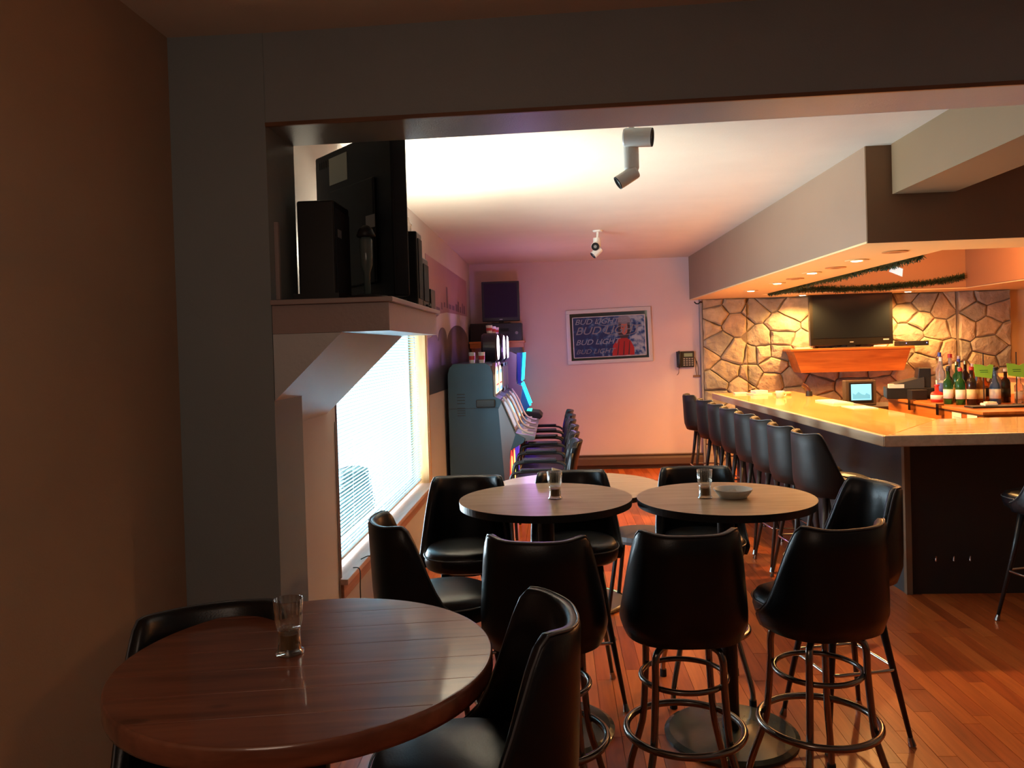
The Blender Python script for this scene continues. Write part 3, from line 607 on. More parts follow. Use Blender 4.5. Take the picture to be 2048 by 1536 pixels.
# bottles
gl = {'green': mat('bottle_green', (0.05, 0.22, 0.06), 0.06, trans=0.75, ior=1.3), 'clear': mat('bottle_clear', (0.8, 0.82, 0.85), 0.05, trans=0.85, ior=1.3),
      'amber': mat('bottle_amber', (0.45, 0.16, 0.03), 0.06, trans=0.7, ior=1.3), 'dark': mat('bottle_dark', (0.025, 0.012, 0.01), 0.08), 'blue': mat('bottle_blue', (0.15, 0.30, 0.60), 0.06, trans=0.7, ior=1.3), 'red': mat('bottle_red', (0.55, 0.04, 0.03), 0.1)}
caps = {'black': black_pl, 'red': mat('cap_red', (0.5, 0.03, 0.03), 0.4), 'white': white_pl, 'gold': brass, 'blue': mat('cap_blue', (0.05, 0.08, 0.4), 0.4), 'silver': sil}
labs = {'white': paper, 'cream': mat('label_cream', (0.75, 0.62, 0.35), 0.7), 'red': mat('label_red', (0.6, 0.05, 0.04), 0.6), 'yellow': mat('label_yellow', (0.75, 0.55, 0.1), 0.6), 'black': black_pl, 'blue': mat('label_blue', (0.08, 0.12, 0.4), 0.6)}
shapes = {'wine': (0.037, [(0, 0), (1, 0), (1, .60), (.85, .67), (.40, .74), (.36, .76), (.36, .97), (.42, .97), (.42, 1)]),
          'round': (0.042, [(0, 0), (1, 0), (1, .48), (.8, .58), (.36, .68), (.33, .95), (.38, .96), (.38, 1)]),
          'slim': (0.034, [(0, 0), (1, 0), (1, .66), (.55, .74), (.40, .78), (.38, 1)]),
          'squat': (0.05, [(0, 0), (1, 0), (1.02, .45), (.9, .56), (.34, .64), (.32, 1)])}
def bottle(x, y, kind, g, cap, lab, h, sz=1.0):
    r0, prof = shapes[kind]; r0 *= sz
    lb = '%s %s bottle with %s cap and %s label behind the bar' % ({'wine': 'wine-type', 'round': 'round shouldered', 'slim': 'slim tall', 'squat': 'squat wide'}[kind], g, cap, lab)
    t = thing('bottle', lb, 'bottle', (x, y, 1.061), rnd.random()*6, 'liquor bottles on the orange cabinet')
    link('body', LT([(r*r0, z*h) for r, z in prof], 18), gl[g], t, smooth=True)
    link('cap', LT([(0, 0.93*h), (r0*0.44, 0.93*h), (r0*0.44, 1.02*h), (0, 1.02*h)], 12), caps[cap], t)
    link('label', LT([(r0*1.015, 0.16*h), (r0*1.02, 0.16*h), (r0*1.02, 0.42*h), (r0*1.015, 0.42*h)], 18), labs[lab], t, smooth=True)
bl_ = [(3.36, 7.20, 'squat', 'red', 'red', 'white', .15), (3.33, 7.02, 'wine', 'green', 'black', 'white', .30), (3.42, 6.95, 'wine', 'green', 'red', 'white', .30), (3.44, 7.12, 'wine', 'dark', 'black', 'cream', .31),
       (3.52, 6.92, 'wine', 'dark', 'red', 'cream', .31), (3.50, 7.28, 'slim', 'clear', 'white', 'blue', .38), (3.58, 7.12, 'round', 'green', 'gold', 'yellow', .30), (3.60, 7.40, 'slim', 'clear', 'blue', 'white', .42),
       (3.66, 6.95, 'round', 'amber', 'gold', 'cream', .30), (3.68, 7.25, 'wine', 'green', 'gold', 'yellow', .34), (3.72, 7.50, 'slim', 'amber', 'red', 'white', .38), (3.74, 7.05, 'squat', 'blue', 'silver', 'blue', .28),
       (3.78, 7.32, 'slim', 'blue', 'blue', 'white', .36), (3.83, 6.93, 'round', 'blue', 'black', 'white', .30), (3.84, 7.50, 'round', 'clear', 'red', 'white', .40), (3.88, 7.18, 'round', 'amber', 'black', 'black', .30),
       (3.93, 7.38, 'wine', 'dark', 'gold', 'red', .34), (3.95, 7.02, 'slim', 'clear', 'black', 'black', .30), (3.98, 7.55, 'slim', 'clear', 'silver', 'red', .38), (4.02, 7.22, 'squat', 'amber', 'red', 'black', .27),
       (4.08, 7.42, 'round', 'amber', 'white', 'yellow', .31), (4.10, 7.05, 'wine', 'dark', 'white', 'black', .28), (4.17, 7.25, 'round', 'dark', 'gold', 'white', .30), (4.19, 6.98, 'slim', 'clear', 'white', 'white', .22)]
pos = [[3.30+(b[0]-3.33)*0.64, 7.2+(b[1]-7.2)*1.35] for b in bl_]
for it in range(60):
    for i in range(len(pos)):
        for j in range(i):
            dx, dy = pos[i][0]-pos[j][0], pos[i][1]-pos[j][1]; d = math.hypot(dx, dy) or 0.01; need = 0.006+shapes[bl_[i][2]][0]+shapes[bl_[j][2]][0]
            if d < need: k = (need-d)/2/d; pos[i][0] += dx*k; pos[i][1] += dy*k; pos[j][0] -= dx*k; pos[j][1] -= dy*k
for b_, p_ in zip(bl_, pos): bottle(p_[0], min(p_[1], 7.62), *b_[2:])
tag(link('bar_tray', B((3.26, 3.72, 6.48, 6.62, 1.061, 1.075)), black_pl, bevel=0.004), 'black drip tray lying in front of the bottles', 'tray')
tag(link('bar_towel', B((-0.05, 0.05, -0.04, 0.04, 0, 0.02), (-0.03, 0.05, -0.03, 0.03, 0.02, 0.03)), paper, loc=(3.42, 6.55, 1.0755), bevel=0.006), 'folded white cloth on the black drip tray', 'cloth')
# green cards on rods
gm = mat('neon_green_card', (0.32, 0.80, 0.08), 0.6)
for x, y, lb in ((3.47, 6.72, 'bright green card clipped to a black rod, the left one of two'), (3.73, 6.72, 'bright green card clipped to a black rod, the right one of two')):
    t = thing('card_holder', lb, 'sign', (x, y, 1.061)); link('base', LT([(0, 0), (0.035, 0), (0.03, 0.01), (0, 0.01)], 16), black_pl, t)
    link('rod', T([(0, 0, 0.008), (0, 0, 0.43)], 0.004, 6), black_pl, t)
    link('card', P([(-0.07, 0.24), (0.06, 0.22), (0.075, 0.33), (0.05, 0.335), (0.02, 0.32), (-0.02, 0.335), (-0.08, 0.34)], -0.009, -0.006, 'Y'), gm, t)
    link('print', B((-0.03, 0.03, -0.0105, -0.0095, 0.27, 0.275), (-0.035, 0.03, -0.0105, -0.0095, 0.285, 0.29)), mat('print_green', (0.05, 0.25, 0.05), 0.6), t)
pt = thing('paper_roll_holder', 'white paper roll on a small stand right of the bottles', 'paper roll', (3.73, 6.42, 1.061))
link('stand', B((-0.06, 0.10, -0.05, 0.05, 0, 0.012), (0.05, 0.07, -0.02, 0.02, 0.012, 0.10)), white_pl, pt)
link('roll', LT([(0, -0.06), (0.045, -0.06), (0.045, 0.06), (0, 0.06)], 24, axis='X', c=(0.0, 0, 0.115)), paper, pt, smooth=False)
rcab = thing('side_counter', 'pale wooden counter at the far right behind the bar', 'counter', (5.6, 9.1, 0))
link('body', B((-0.25, 1.2, -0.6, 0.9, 0, 1.12)), yellow_m, rcab); link('top', B((-0.3, 1.25, -0.65, 0.95, 1.12, 1.16)), pine, rcab, bevel=0.004)

# garlands
def garland(name, pts, r, label, n):
    bm = bmesh.new(); P_ = spline(pts, 12)
    for k in range(n):
        p = P_[rnd.randrange(len(P_)-1)]; q = P_[min(P_.index(p)+1, len(P_)-1)]; c = p.lerp(q, rnd.random())
        d = Vector((rnd.gauss(0, 1), rnd.gauss(0, 1), rnd.gauss(0, 1))).normalized(); s = d.cross(Vector((0.3, 0.5, 1))).normalized()*0.004
        a = c+d*0.004; e = c+d*r*rnd.uniform(0.6, 1.2); bm.faces.new([bm.verts.new(v) for v in (a-s, a+s, e+s*0.5, e-s*0.5)])
    tube(bm, P_, 0.006, 5)
    o = link(name, bm, mat('garland_green', (0.018, 0.040, 0.012), 0.7)); tag(o, label, 'garland', kind='stuff'); return o
garland('garland', [(2.57, 5.75, 2.215), (2.57, 6.3, 2.20), (2.57, 6.6, 2.215), (2.57, 7.3, 2.20), (2.57, 8.2, 2.21), (2.57, 9.0, 2.20), (2.58, 9.8, 2.21)], 0.045, 'green tinsel garland hanging along the inner edge of the canopy above the bar stools', 5200)
garland('garland', [(2.7, 9.93, 2.24), (3.2, 9.93, 2.25), (3.5, 9.93, 2.235), (3.9, 9.93, 2.24), (4.2, 9.93, 2.26), (4.6, 9.93, 2.29), (4.92, 9.92, 2.34)], 0.05, 'green tinsel garland along the back of the canopy above the big television', 4200)
tag(link('gift_tag', B((-0.003, 0.0, -0.12, 0.12, -0.03, 0.03)), paper, loc=(2.60, 6.25, 2.15)), 'white paper tag hanging from the left garland', 'tag').rotation_euler = (0.25, 0, 0)

# ================================================================== SHELF ON THE LEFT with TV and speakers
ls = thing('wall_shelf', 'painted boxed shelf in the opening on the left, carrying the old television and speakers', 'shelf', (0, 0, 1.72))
pk = mat('shelf_paint', (0.42, 0.33, 0.31), 0.35, var=0.05, scale=4, bump=0.1)
link('box', P([(-0.988, Y1), (-0.575, Y1), (-0.575, 3.85), (XL+0.002, 3.85), (XL+0.002, Y2+0.002), (-0.988, Y2+0.002)], 0.001, 0.10), pk, ls)
link('top_board', P([(-0.988, Y1-0.02), (-0.558, Y1-0.02), (-0.558, 3.87), (XL+0.002, 3.87), (XL+0.002, Y2+0.002), (-0.988, Y2+0.002)], 0.101, 0.119), pk, ls, bevel=0.003)
ZS = 1.84
t = thing('old_television', 'big dark television on the left shelf seen from behind, with a pale sticker', 'television', (-0.80, 3.31, ZS), 0)
a0 = Vector((-0.215, 0.235)); a1 = Vector((0.225, -0.245)); dirv = (a1-a0).normalized(); nrm = Vector((dirv.y, -dirv.x))  # toward the camera side
ang = math.atan2(dirv.y, dirv.x); t.rotation_euler = (0, 0, ang); hl = (a1-a0).length/2
tvb = mat('tv_back', (0.012, 0.015, 0.020), 0.55, spec=0.2)
link('cabinet', B((-hl, hl, -0.04, 0.03, 0.02, 0.675)), tvb, t, bevel=0.01)
link('back_housing', B((-hl+0.14, hl-0.12, -0.055, -0.04, 0.08, 0.50)), tvb, t, bevel=0.012)
link('screen', B((-hl+0.04, hl-0.04, 0.030, 0.034, 0.08, 0.63)), screen_m, t)
link('foot', B((-0.2, 0.2, -0.09, 0.09, 0.0, 0.02)), black_pl, t)
link('sticker', B((-hl+0.14, -hl+0.30, -0.0425, -0.0402, 0.53, 0.645)), mat('sticker_grey', (0.30, 0.30, 0.26), 0.6), t)
link('sticker', B((hl-0.18, hl-0.11, -0.0575, -0.0552, 0.30, 0.35)), grey_pl, t)
link('vent', B(*[(-hl+0.04+0.02*i, -hl+0.05+0.02*i, -0.042, -0.0402, 0.615, 0.645) for i in range(6)]), rubber, t)
def speaker(x0, x1, y0, y1, h, label, name='speaker'):
    s = thing(name, label, 'speaker', ((x0+x1)/2, (y0+y1)/2, ZS)); wx, wy = (x1-x0)/2, (y1-y0)/2
    link('cabinet', B((-wx, wx, -wy, wy, 0, h)), black_pl, s, bevel=0.008)
    link('grille', B((wx, wx+0.004, -wy+0.015, wy-0.015, 0.03, h-0.03)), mat('grille_cloth', (0.02, 0.02, 0.025), 0.9), s)
    return s
s = speaker(-0.945, -0.805, 2.92, 3.14, 0.375, 'tall black speaker at the near left of the shelf, beside the television')
link('plinth', B((-0.085, 0.085, -0.13, 0.12, -0.0005, 0.03)), black_pl, s)
link('sticker', B((0.0745, 0.0755, -0.08, -0.03, 0.24, 0.27)), grey_pl, s)
s = speaker(-0.665, -0.575, 3.36, 3.48, 0.315, 'middle sized black speaker right of the column lamp on the shelf')
s = speaker(-0.70, -0.582, 3.53, 3.69, 0.225, 'lower black speaker behind the middle one on the shelf')
bx = thing('set_top_box', 'small black box at the far end of the left shelf', 'box', (-0.62, 3.775, ZS)); link('body', B((-0.06, 0.045, -0.065, 0.065, 0, 0.095)), black_pl, bx, bevel=0.004)
link('cable', T(spline([(0.03, -0.06, 0.03), (0.05, -0.12, 0.012), (0.045, -0.2, 0.010)]), 0.005, 6), rubber, bx)
cl = thing('column_lamp', 'dark slim column lamp with a glinting glass tube on a round base', 'lamp', (-0.69, 2.93, ZS))
link('base', LT([(0, 0), (0.085, 0), (0.088, 0.008), (0.07, 0.016), (0.02, 0.022), (0, 0.022)], 32), black_pl, cl, smooth=True)
link('column', LT([(0, 0.02), (0.012, 0.02), (0.012, 0.10), (0.022, 0.13), (0.024, 0.22), (0.018, 0.235), (0, 0.235)], 20), mat('smoked_glass', (0.10, 0.14, 0.14), 0.08), cl, smooth=True)
link('cap', LT([(0.030, 0.232), (0.036, 0.236), (0.026, 0.262), (0.010, 0.275), (0, 0.277)], 20), black_pl, cl, smooth=True)
fg = thing('glass_ornament', 'little glass ornament on top of the middle speaker', 'ornament', (-0.62, 3.40, ZS+0.3155)); link('dome', LT([(0.016, 0), (0.017, 0.025), (0.022, 0.032), (0.012, 0.045), (0.010, 0.06), (0, 0.066)], 16), glass_m, fg, smooth=True)
wc = tag(link('wall_conduit', B((-0.9895, -0.975, 2.80, 2.815, 1.845, 2.12)), pk), 'narrow painted conduit on the jamb above the left shelf', 'conduit')

# ================================================================== MURALS on the left wall
X0 = XL+0.0015
def mural_mat(name, stops, scale, axis='Z'):
    m = bpy.data.materials.new(name); m.use_nodes = True; nt = m.node_tree; pb = nt.nodes['Principled BSDF']; pb.inputs['Roughness'].default_value = 0.4
    tc = nt.nodes.new('ShaderNodeTexCoord'); sx = nt.nodes.new('ShaderNodeSeparateXYZ'); nz = nt.nodes.new('ShaderNodeTexNoise'); nz.inputs['Scale'].default_value = scale; nz.inputs['Detail'].default_value = 8
    ma = nt.nodes.new('ShaderNodeMath'); ma.operation = 'MULTIPLY_ADD'; ma.inputs[1].default_value = 0.35; rp = nt.nodes.new('ShaderNodeValToRGB')
    nt.links.new(tc.outputs['Object'], sx.inputs[0]); nt.links.new(tc.outputs['Object'], nz.inputs['Vector']); nt.links.new(nz.outputs['Fac'], ma.inputs[0]); nt.links.new(sx.outputs[axis], ma.inputs[2]); nt.links.new(ma.outputs[0], rp.inputs[0]); nt.links.new(rp.outputs[0], pb.inputs['Base Color'])
    while len(rp.color_ramp.elements) < len(stops): rp.color_ramp.elements.new(0.5)
    for e, (p, c) in zip(rp.color_ramp.elements, stops): e.position = p; e.color = (*c, 1)
    return m
m1 = thing('skyline_mural', 'purple and pink city skyline print high on the left wall', 'mural', (X0, 7.0, 1.80))
poly = [(0, 0.05)]
poly += [(y, z) for y, z in ((0.4, 0.13), (0.8, 0.20), (1.3, 0.235), (2.2, 0.25), (3.2, 0.26))]
poly += [(3.2, 0.71), (0, 0.70)]
link('print', P(poly, 0, 0.003, 'X'), mural_mat('sunset_print', [(0.0, (0.20, 0.13, 0.15)), (0.35, (0.30, 0.17, 0.18)), (0.62, (0.46, 0.27, 0.24)), (0.95, (0.34, 0.20, 0.26))], 2.0), m1)
bm = bmesh.new(); yy = 0.12
while yy < 3.0:
    wd = rnd.uniform(0.04, 0.13); h = rnd.choice((0.05, 0.08, 0.12, 0.07, 0.22 if 0.8 < yy < 1.6 else 0.1)); zb = 0.05+min(0.21, yy*0.2)
    abox(bm, 0.003, 0.0036, yy, yy+wd, zb+0.02, zb+0.02+h); yy += wd+rnd.uniform(0.0, 0.12)
link('printed_towers', bm, mat('print_tower', (0.15, 0.10, 0.12), 0.5), m1)
m2 = thing('arch_mural', 'dark arched print below the skyline on the left wall', 'mural', (X0, 7.0, 1.25))
poly = [(0, 0), (1.4, -0.01), (3.25, -0.02), (3.25, 0.45)]
poly += [(2.25+1.0*math.cos(a), 0.45+0.22*math.sin(a)) for a in [PI*k/14 for k in range(1, 14)]]
poly += [(1.25, 0.50)]+[(0.95+0.30*math.cos(a), 0.50+0.12*math.sin(a)) for a in [PI*k/8 for k in range(1, 8)]]+[(0.62, 0.48)]
poly += [(0.40+0.22*math.cos(a), 0.48+0.07*math.sin(a)) for a in [PI*k/6 for k in range(1, 6)]]+[(0.0, 0.50)]
link('print', P(poly, 0, 0.003, 'X'), mural_mat('arch_print', [(0.0, (0.03, 0.035, 0.05)), (0.42, (0.05, 0.05, 0.07)), (0.66, (0.20, 0.14, 0.10)), (0.85, (0.10, 0.08, 0.08))], 3.0), m2)

# ================================================================== SLOT MACHINES
teal = mat('slot_teal', (0.065, 0.13, 0.18), 0.42, 0.2)
steel = mat('slot_steel', (0.42, 0.42, 0.44), 0.3, 0.8)
bronze = mat('slot_bronze', (0.30, 0.24, 0.21), 0.35, 0.7)
e_reel = mat('reel_glass', (0.5, 0.45, 0.2), 0.2, emit=(1.0, 0.82, 0.42), estr=1.3)
e_blue = mat('reel_blue', (0.1, 0.15, 0.6), 0.2, emit=(0.25, 0.45, 1.0), estr=1.3)
e_white = mat('topper_light', (1, 1, 1), 0.2, emit=(0.93, 0.80, 1.0), estr=5)
e_cyan = mat('cyan_tube', (0, 0.5, 0.6), 0.2, emit=(0.02, 0.70, 0.95), estr=3.0)
e_deep = mat('blue_tube', (0, 0, 0.8), 0.2, emit=(0.08, 0.03, 1.0), estr=5.0)
e_red = mat('belly_red', (0.7, 0.03, 0.03), 0.2, emit=(1.0, 0.05, 0.04), estr=1.2)
e_yel = mat('belly_yellow', (0.8, 0.8, 0.1), 0.2, emit=(0.95, 1.0, 0.20), estr=1.3)
e_grn = mat('green_button', (0, 0.6, 0.3), 0.2, emit=(0.05, 0.9, 0.5), estr=2.0)
def slot(y0, label, style, topper, tx=0.0):
    t = thing('slot_machine', label, 'slot machine', (-1.09, y0, 0), 0, 'slot machines along the left wall'); W = 0.455
    prof = [(0, 0), (0.58, 0), (0.60, 0.62), (0.74, 0.70), (0.76, 0.74), (0.66, 0.80), (0.52, 1.14), (0.455, 1.17), (0.455, 1.40), (0.43, 1.47), (0.38, 1.50), (0.06, 1.50), (0.02, 1.46), (0, 1.40)]
    if style != 'curved':
        link('cabinet', P(prof, 0, W, 'Y'), teal if style == 'arch' else mat('slot_dark', (0.05, 0.05, 0.06), 0.35), t, bevel=0.006)
        # side louvres and the ledge
        link('side_vent', B(*[(0.09, 0.17, -0.004, 0.001, 1.10+0.03*k, 1.112+0.03*k) for k in range(4)], *[(0.09, 0.17, -0.004, 0.001, 0.98+0.025*k, 0.988+0.025*k) for k in range(4)]), mat('vent_dark', (0.04, 0.06, 0.07), 0.4), t)
        link('side_seam', B((0.0, 0.5, -0.003, 0.0, 1.05, 1.056)), mat('vent_dark', (0.04, 0.06, 0.07), 0.4), t)
        link('side_latch', B((0.28, 0.47, -0.03, 0.0, 1.06, 1.14)), mat('slot_latch', (0.05, 0.07, 0.08), 0.4), t, bevel=0.012)
        link('steel_flank', P([(0.50, 1.04), (0.53, 1.10), (0.66, 0.78), (0.60, 0.60), (0.585, 0.02), (0.56, 0.02)], -0.004, 0.0, 'Y'), steel, t)
        # upper glass
        if style == 'arch':
            poly = [(0.05, 1.19), (W-0.05, 1.19), (W-0.05, 1.32)]+[(W/2+(W/2-0.05)*math.cos(a), 1.32+0.14*math.sin(a)) for a in [PI*k/10 for k in range(1, 10)]]+[(0.05, 1.32)]
            link('arch_frame', P([(y_, z_) for y_, z_ in [(0.02, 1.16), (W-0.02, 1.16), (W-0.02, 1.33)]+[(W/2+(W/2-0.02)*math.cos(a), 1.33+0.17*math.sin(a)) for a in [PI*k/10 for k in range(1, 10)]]+[(0.02, 1.33)]], 0.44, 0.475, 'X'), bronze, t)
            f = link('top_glass', P(poly, 0.4755, 0.482, 'X'), e_reel, t)
            link('glass_print', B((0.482, 0.484, 0.07, W-0.07, 1.20, 1.24), (0.482, 0.484, 0.12, W-0.12, 1.38, 1.42)), e_blue, f)
            link('glass_print', B((0.482, 0.4845, 0.10, W-0.10, 1.27, 1.285)), e_red, f)
        else:
            link('window_frame', B((0.455, 0.49, 0.03, 0.07, 1.17, 1.47), (0.455, 0.49, W-0.07, W-0.03, 1.17, 1.47), (0.455, 0.49, 0.03, W-0.03, 1.44, 1.48), (0.455, 0.49, 0.03, W-0.03, 1.16, 1.20)), steel, t)
            link('top_glass', B((0.456, 0.462, 0.07, W-0.07, 1.20, 1.44)), mat('slot_print', (0.30, 0.20, 0.17), 0.2, emit=(0.5, 0.3, 0.25), estr=0.25), t)
        # sloped play screen between (0.66,0.80) and (0.52,1.14)
        def sl(y_a, y_b, s0, s1, d0, d1):
            ux, uz = (0.52-0.66)/0.3677, 0.34/0.3677; nx, nz_ = uz, -ux
            bm = bmesh.new(); q = []
            for y_ in (y_a, y_b):
                for s_, d_ in ((s0, d0), (s1, d0), (s1, d1), (s0, d1)): q.append(bm.verts.new((0.66+ux*s_+nx*d_, y_, 0.80+uz*s_+nz_*d_)))
            for f_ in ((0, 1, 2, 3), (4, 7, 6, 5), (0, 4, 5, 1), (1, 5, 6, 2), (2, 6, 7, 3), (3, 7, 4, 0)): bm.faces.new([q[i] for i in f_])
            return bm
        link('screen_frame', sl(0.03, W-0.03, 0.01, 0.35, 0.0, 0.014), steel if style == 'arch' else bronze, t, bevel=0.004)
        link('play_screen', sl(0.07, W-0.07, 0.05, 0.32, 0.0142, 0.018), mat('play_glass', (0.25, 0.25, 0.3), 0.1, emit=(0.7, 0.75, 0.9), estr=0.5), t)
        link('side_rail', T(spline([(0.55, 0.02, 1.16), (0.62, 0.02, 1.05), (0.70, 0.02, 0.86), (0.78, 0.02, 0.80), (0.84, 0.02, 0.79)]), 0.012, 8), sil, t)
        link('button_deck', P([(0.62, 0.70), (0.85, 0.72), (0.86, 0.76), (0.66, 0.80)], 0.02, W-0.02, 'Y'), steel, t, bevel=0.006)
        bt_ = link('button_row', B(*[(0.72, 0.77, 0.08+0.07*k, 0.12+0.07*k, 0.78, 0.795) for k in range(5)]), white_pl, t)
        if style == 'arch':
            poly = [(W/2+0.18*math.cos(a), 0.33+0.27*math.sin(a)) for a in [2*PI*k/20 for k in range(20)]]
            b_ = link('belly_glass', P(poly, 0.592, 0.606, 'X'), e_red, t)
            link('belly_print', P([(W/2+0.11*math.cos(a), 0.38+0.16*math.sin(a)) for a in [2*PI*k/12 for k in range(12)]], 0.606, 0.609, 'X'), e_yel, b_)
        else: link('belly_panel', B((0.59, 0.604, 0.05, W-0.05, 0.08, 0.56)), mat('belly_blue', (0.03, 0.03, 0.15), 0.3, emit=(0.1, 0.05, 0.9), estr=0.5), t)
        link('under_glow', B((0.64, 0.70, 0.10, W-0.10, 0.665, 0.672)), e_deep, t) if style != 'arch' else None
    else:
        link('cabinet', P([(0, 0), (0.50, 0), (0.54, 0.60), (0.60, 0.80), (0.66, 1.16), (0.58, 1.20), (0.60, 1.56), (0.52, 1.60), (0.25, 1.55), (0, 1.50)], 0, W, 'Y'), mat('slot_violet', (0.30, 0.26, 0.42), 0.35), t, bevel=0.006)
        for y_ in (0.0, W-0.03):
            link('light_tube', T([(0.655, y_+0.015, 1.23), (0.685, y_+0.015, 1.58)], 0.011, 8), e_cyan, t)
            link('light_tube', T([(0.65, y_+0.015, 1.20), (0.75, y_+0.015, 0.92)], 0.012, 8), e_cyan, t)
            link('edge_strip', B((0.60, 0.64, y_, y_+0.03, 1.20, 1.58)), mat('deep_blue', (0.01, 0.02, 0.2), 0.3, emit=(0.02, 0.03, 0.5), estr=0.3), t)
        link('upper_screen', P([(0.60, 1.22), (0.645, 1.22), (0.69, 1.58), (0.60, 1.58)], 0.035, W-0.035, 'Y'), mat('blue_screen', (0.02, 0.1, 0.2), 0.1, emit=(0.02, 0.10, 0.5), estr=0.25), t)
        link('lower_screen', P([(0.58, 1.19), (0.64, 1.19), (0.74, 0.90), (0.60, 0.80)], 0.035, W-0.035, 'Y'), MATS['blue_screen'], t)
        link('button_deck', P([(0.58, 0.74), (0.86, 0.74), (0.90, 0.78), (0.86, 0.83), (0.60, 0.86)], 0.0, W, 'Y'), black_pl, t, bevel=0.012)
        link('buttons', B(*[(0.70, 0.76, 0.08+0.08*k, 0.13+0.08*k, 0.84, 0.856) for k in range(4)]), e_grn, t)
        link('under_glow', B((0.70, 0.82, 0.06, W-0.06, 0.730, 0.738)), e_deep, t)
    if topper:
        tp = link('topper', LT([(0, 0), (0.14, 0), (0.155, 0.02), (0.155, 0.15), (0.14, 0.17), (0, 0.17)], 32, axis='X', c=(0.28+tx, W/2, 1.655)), mat('topper_black', (0.02, 0.02, 0.035), 0.3), t, smooth=False)
        link('topper_disc', LT([(0, 0), (0.135, 0), (0.125, 0.008), (0, 0.012)], 32, axis='X', c=(0.451+tx, W/2, 1.655)), e_white, tp)
        link('topper_neck', B((0.3+tx, 0.42+tx, W/2-0.05, W/2+0.05, 1.49, 1.52)), black_pl, tp)
    return t
slot(7.92, 'nearest slot machine, grey-blue steel cabinet with arched lit glass and two cups on top', 'arch', False)
slot(8.42, 'second slot machine from the near end, arched lit glass and glowing white disc above', 'arch', True, 0.01)
slot(8.92, 'middle slot machine with bronze framed glass and glowing white disc above', 'square', True, 0.042)
slot(9.42, 'fourth slot machine, bronze framed, beside the cyan lit one', 'square', True, 0.052)
slot(9.95, 'farthest slot machine with bright cyan light tubes along its curved screens', 'curved', False)
cup_r = mat('cup_red', (0.5, 0.04, 0.04), 0.4)
def cup(x, y, z, label, h=0.11, r=0.034):
    t = thing('paper_cup', label, 'cup', (x, y, z), 0, 'red and white cups on the slot machines')
    link('body', LT([(0, 0), (r*0.8, 0), (r, h), (r*0.93, h), (r*0.75, 0.006), (0, 0.006)], 20), white_pl, t, smooth=False)
    link('red_band', LT([(r*0.875, h*0.30), (r*0.885, h*0.30), (r*0.955, h*0.66), (r*0.945, h*0.66)], 20), cup_r, t)
cup(-0.86, 8.12, 1.501, 'left one of the two red and white cups on the nearest slot machine'); cup(-0.76, 8.12, 1.501, 'right one of the two red and white cups on the nearest slot machine')
for i, y_ in enumerate((8.66, 9.16, 9.66)): cup(-0.72, y_, 1.811, ['red and white cup on the nearest glowing disc', 'red and white cup on the middle glowing disc', 'red and white cup on the farthest glowing disc'][i], 0.085, 0.036)
tag(link('waste_bin', LT([(0, 0), (0.09, 0), (0.12, 0.28), (0.11, 0.28), (0.085, 0.01), (0, 0.01)], 24), mat('bin_white', (0.55, 0.6, 0.55), 0.5), loc=(-0.30, 8.25, 0.001)), 'small pale waste bin on the floor between the slot machines and chairs', 'bin')

# ---- armchairs
def armchair(label, loc, rz):
    t = thing('armchair', label, 'chair', loc, rz, 'black armchairs in front of the slot machines')
    def cush(x0, x1, y0, y1, z0, z1): return B((x0, x1, y0, y1, z0, z1))
    link('seat', cush(-0.23, 0.23, -0.20, 0.25, 0.42, 0.49), vinyl, t, bevel=0.025, segs=3)
    bm = bmesh.new(); n = 8
    prof = [(-0.22+0.44*k/n, -0.045*(1-(2*k/n-1)**2)) for k in range(n+1)]
    poly = [(x, y-0.0) for x, y in prof]+[(x, y-0.045) for x, y in prof[::-1]]
    lo = [bm.verts.new((x*0.95, y-0.17, 0.50)) for x, y in poly]; mi = [bm.verts.new((x, y-0.20, 0.70)) for x, y in poly]; m3 = [bm.verts.new((x*0.97, y-0.235, 0.84)) for x, y in poly]; hi = [bm.verts.new((x*0.78, y-0.25, 0.88)) for x, y in poly]
    for a_, b_ in ((lo, mi), (mi, m3), (m3, hi)):
        for k in range(len(poly)): j = (k+1) % len(poly); bm.faces.new((a_[k], a_[j], b_[j], b_[k]))
    bm.faces.new(lo[::-1]); bm.faces.new(hi)
    link('backrest', bm, vinyl, t, smooth=False, bevel=0.012)
    for s in (-1, 1):
        link('arm_frame', T(spline([(s*0.26, 0.24, 0.0), (s*0.26, 0.25, 0.35), (s*0.26, 0.25, 0.60), (s*0.26, 0.18, 0.66), (s*0.26, -0.12, 0.66), (s*0.25, -0.20, 0.62)], 5), 0.012, 8), blackmet, t, smooth=True)
        link('arm_pad', B((s*0.26-0.02, s*0.26+0.02, -0.12, 0.17, 0.668, 0.69)), black_pl, t, bevel=0.008)
        link('leg', T(spline([(s*0.23, -0.24, 0.0), (s*0.23, -0.20, 0.42), (s*0.23, -0.24, 0.80)], 4), 0.012, 8), blackmet, t, smooth=True)
        link('seat_rail', T([(s*0.25, 0.25, 0.41), (s*0.24, -0.20, 0.41)], 0.010, 8), blackmet, t)
    return t
ordn = ['nearest black armchair in the row facing the slot machines', 'second black armchair from the near end of the slot machine row', 'third black armchair from the near end of the slot machine row', 'third black armchair from the back wall in the slot machine row', 'second black armchair from the back wall in the slot machine row', 'black armchair nearest the back wall, in front of the slot machines']
ac = armchair(ordn[0], (-0.14, 6.55, 0), PI/2)
for i, y_ in enumerate((7.15, 7.75, 8.35, 8.97, 9.6)): dup(ac, (-0.145+0.01*(i % 2), y_, 0), PI/2+rnd.uniform(-0.04, 0.04), ordn[i+1])

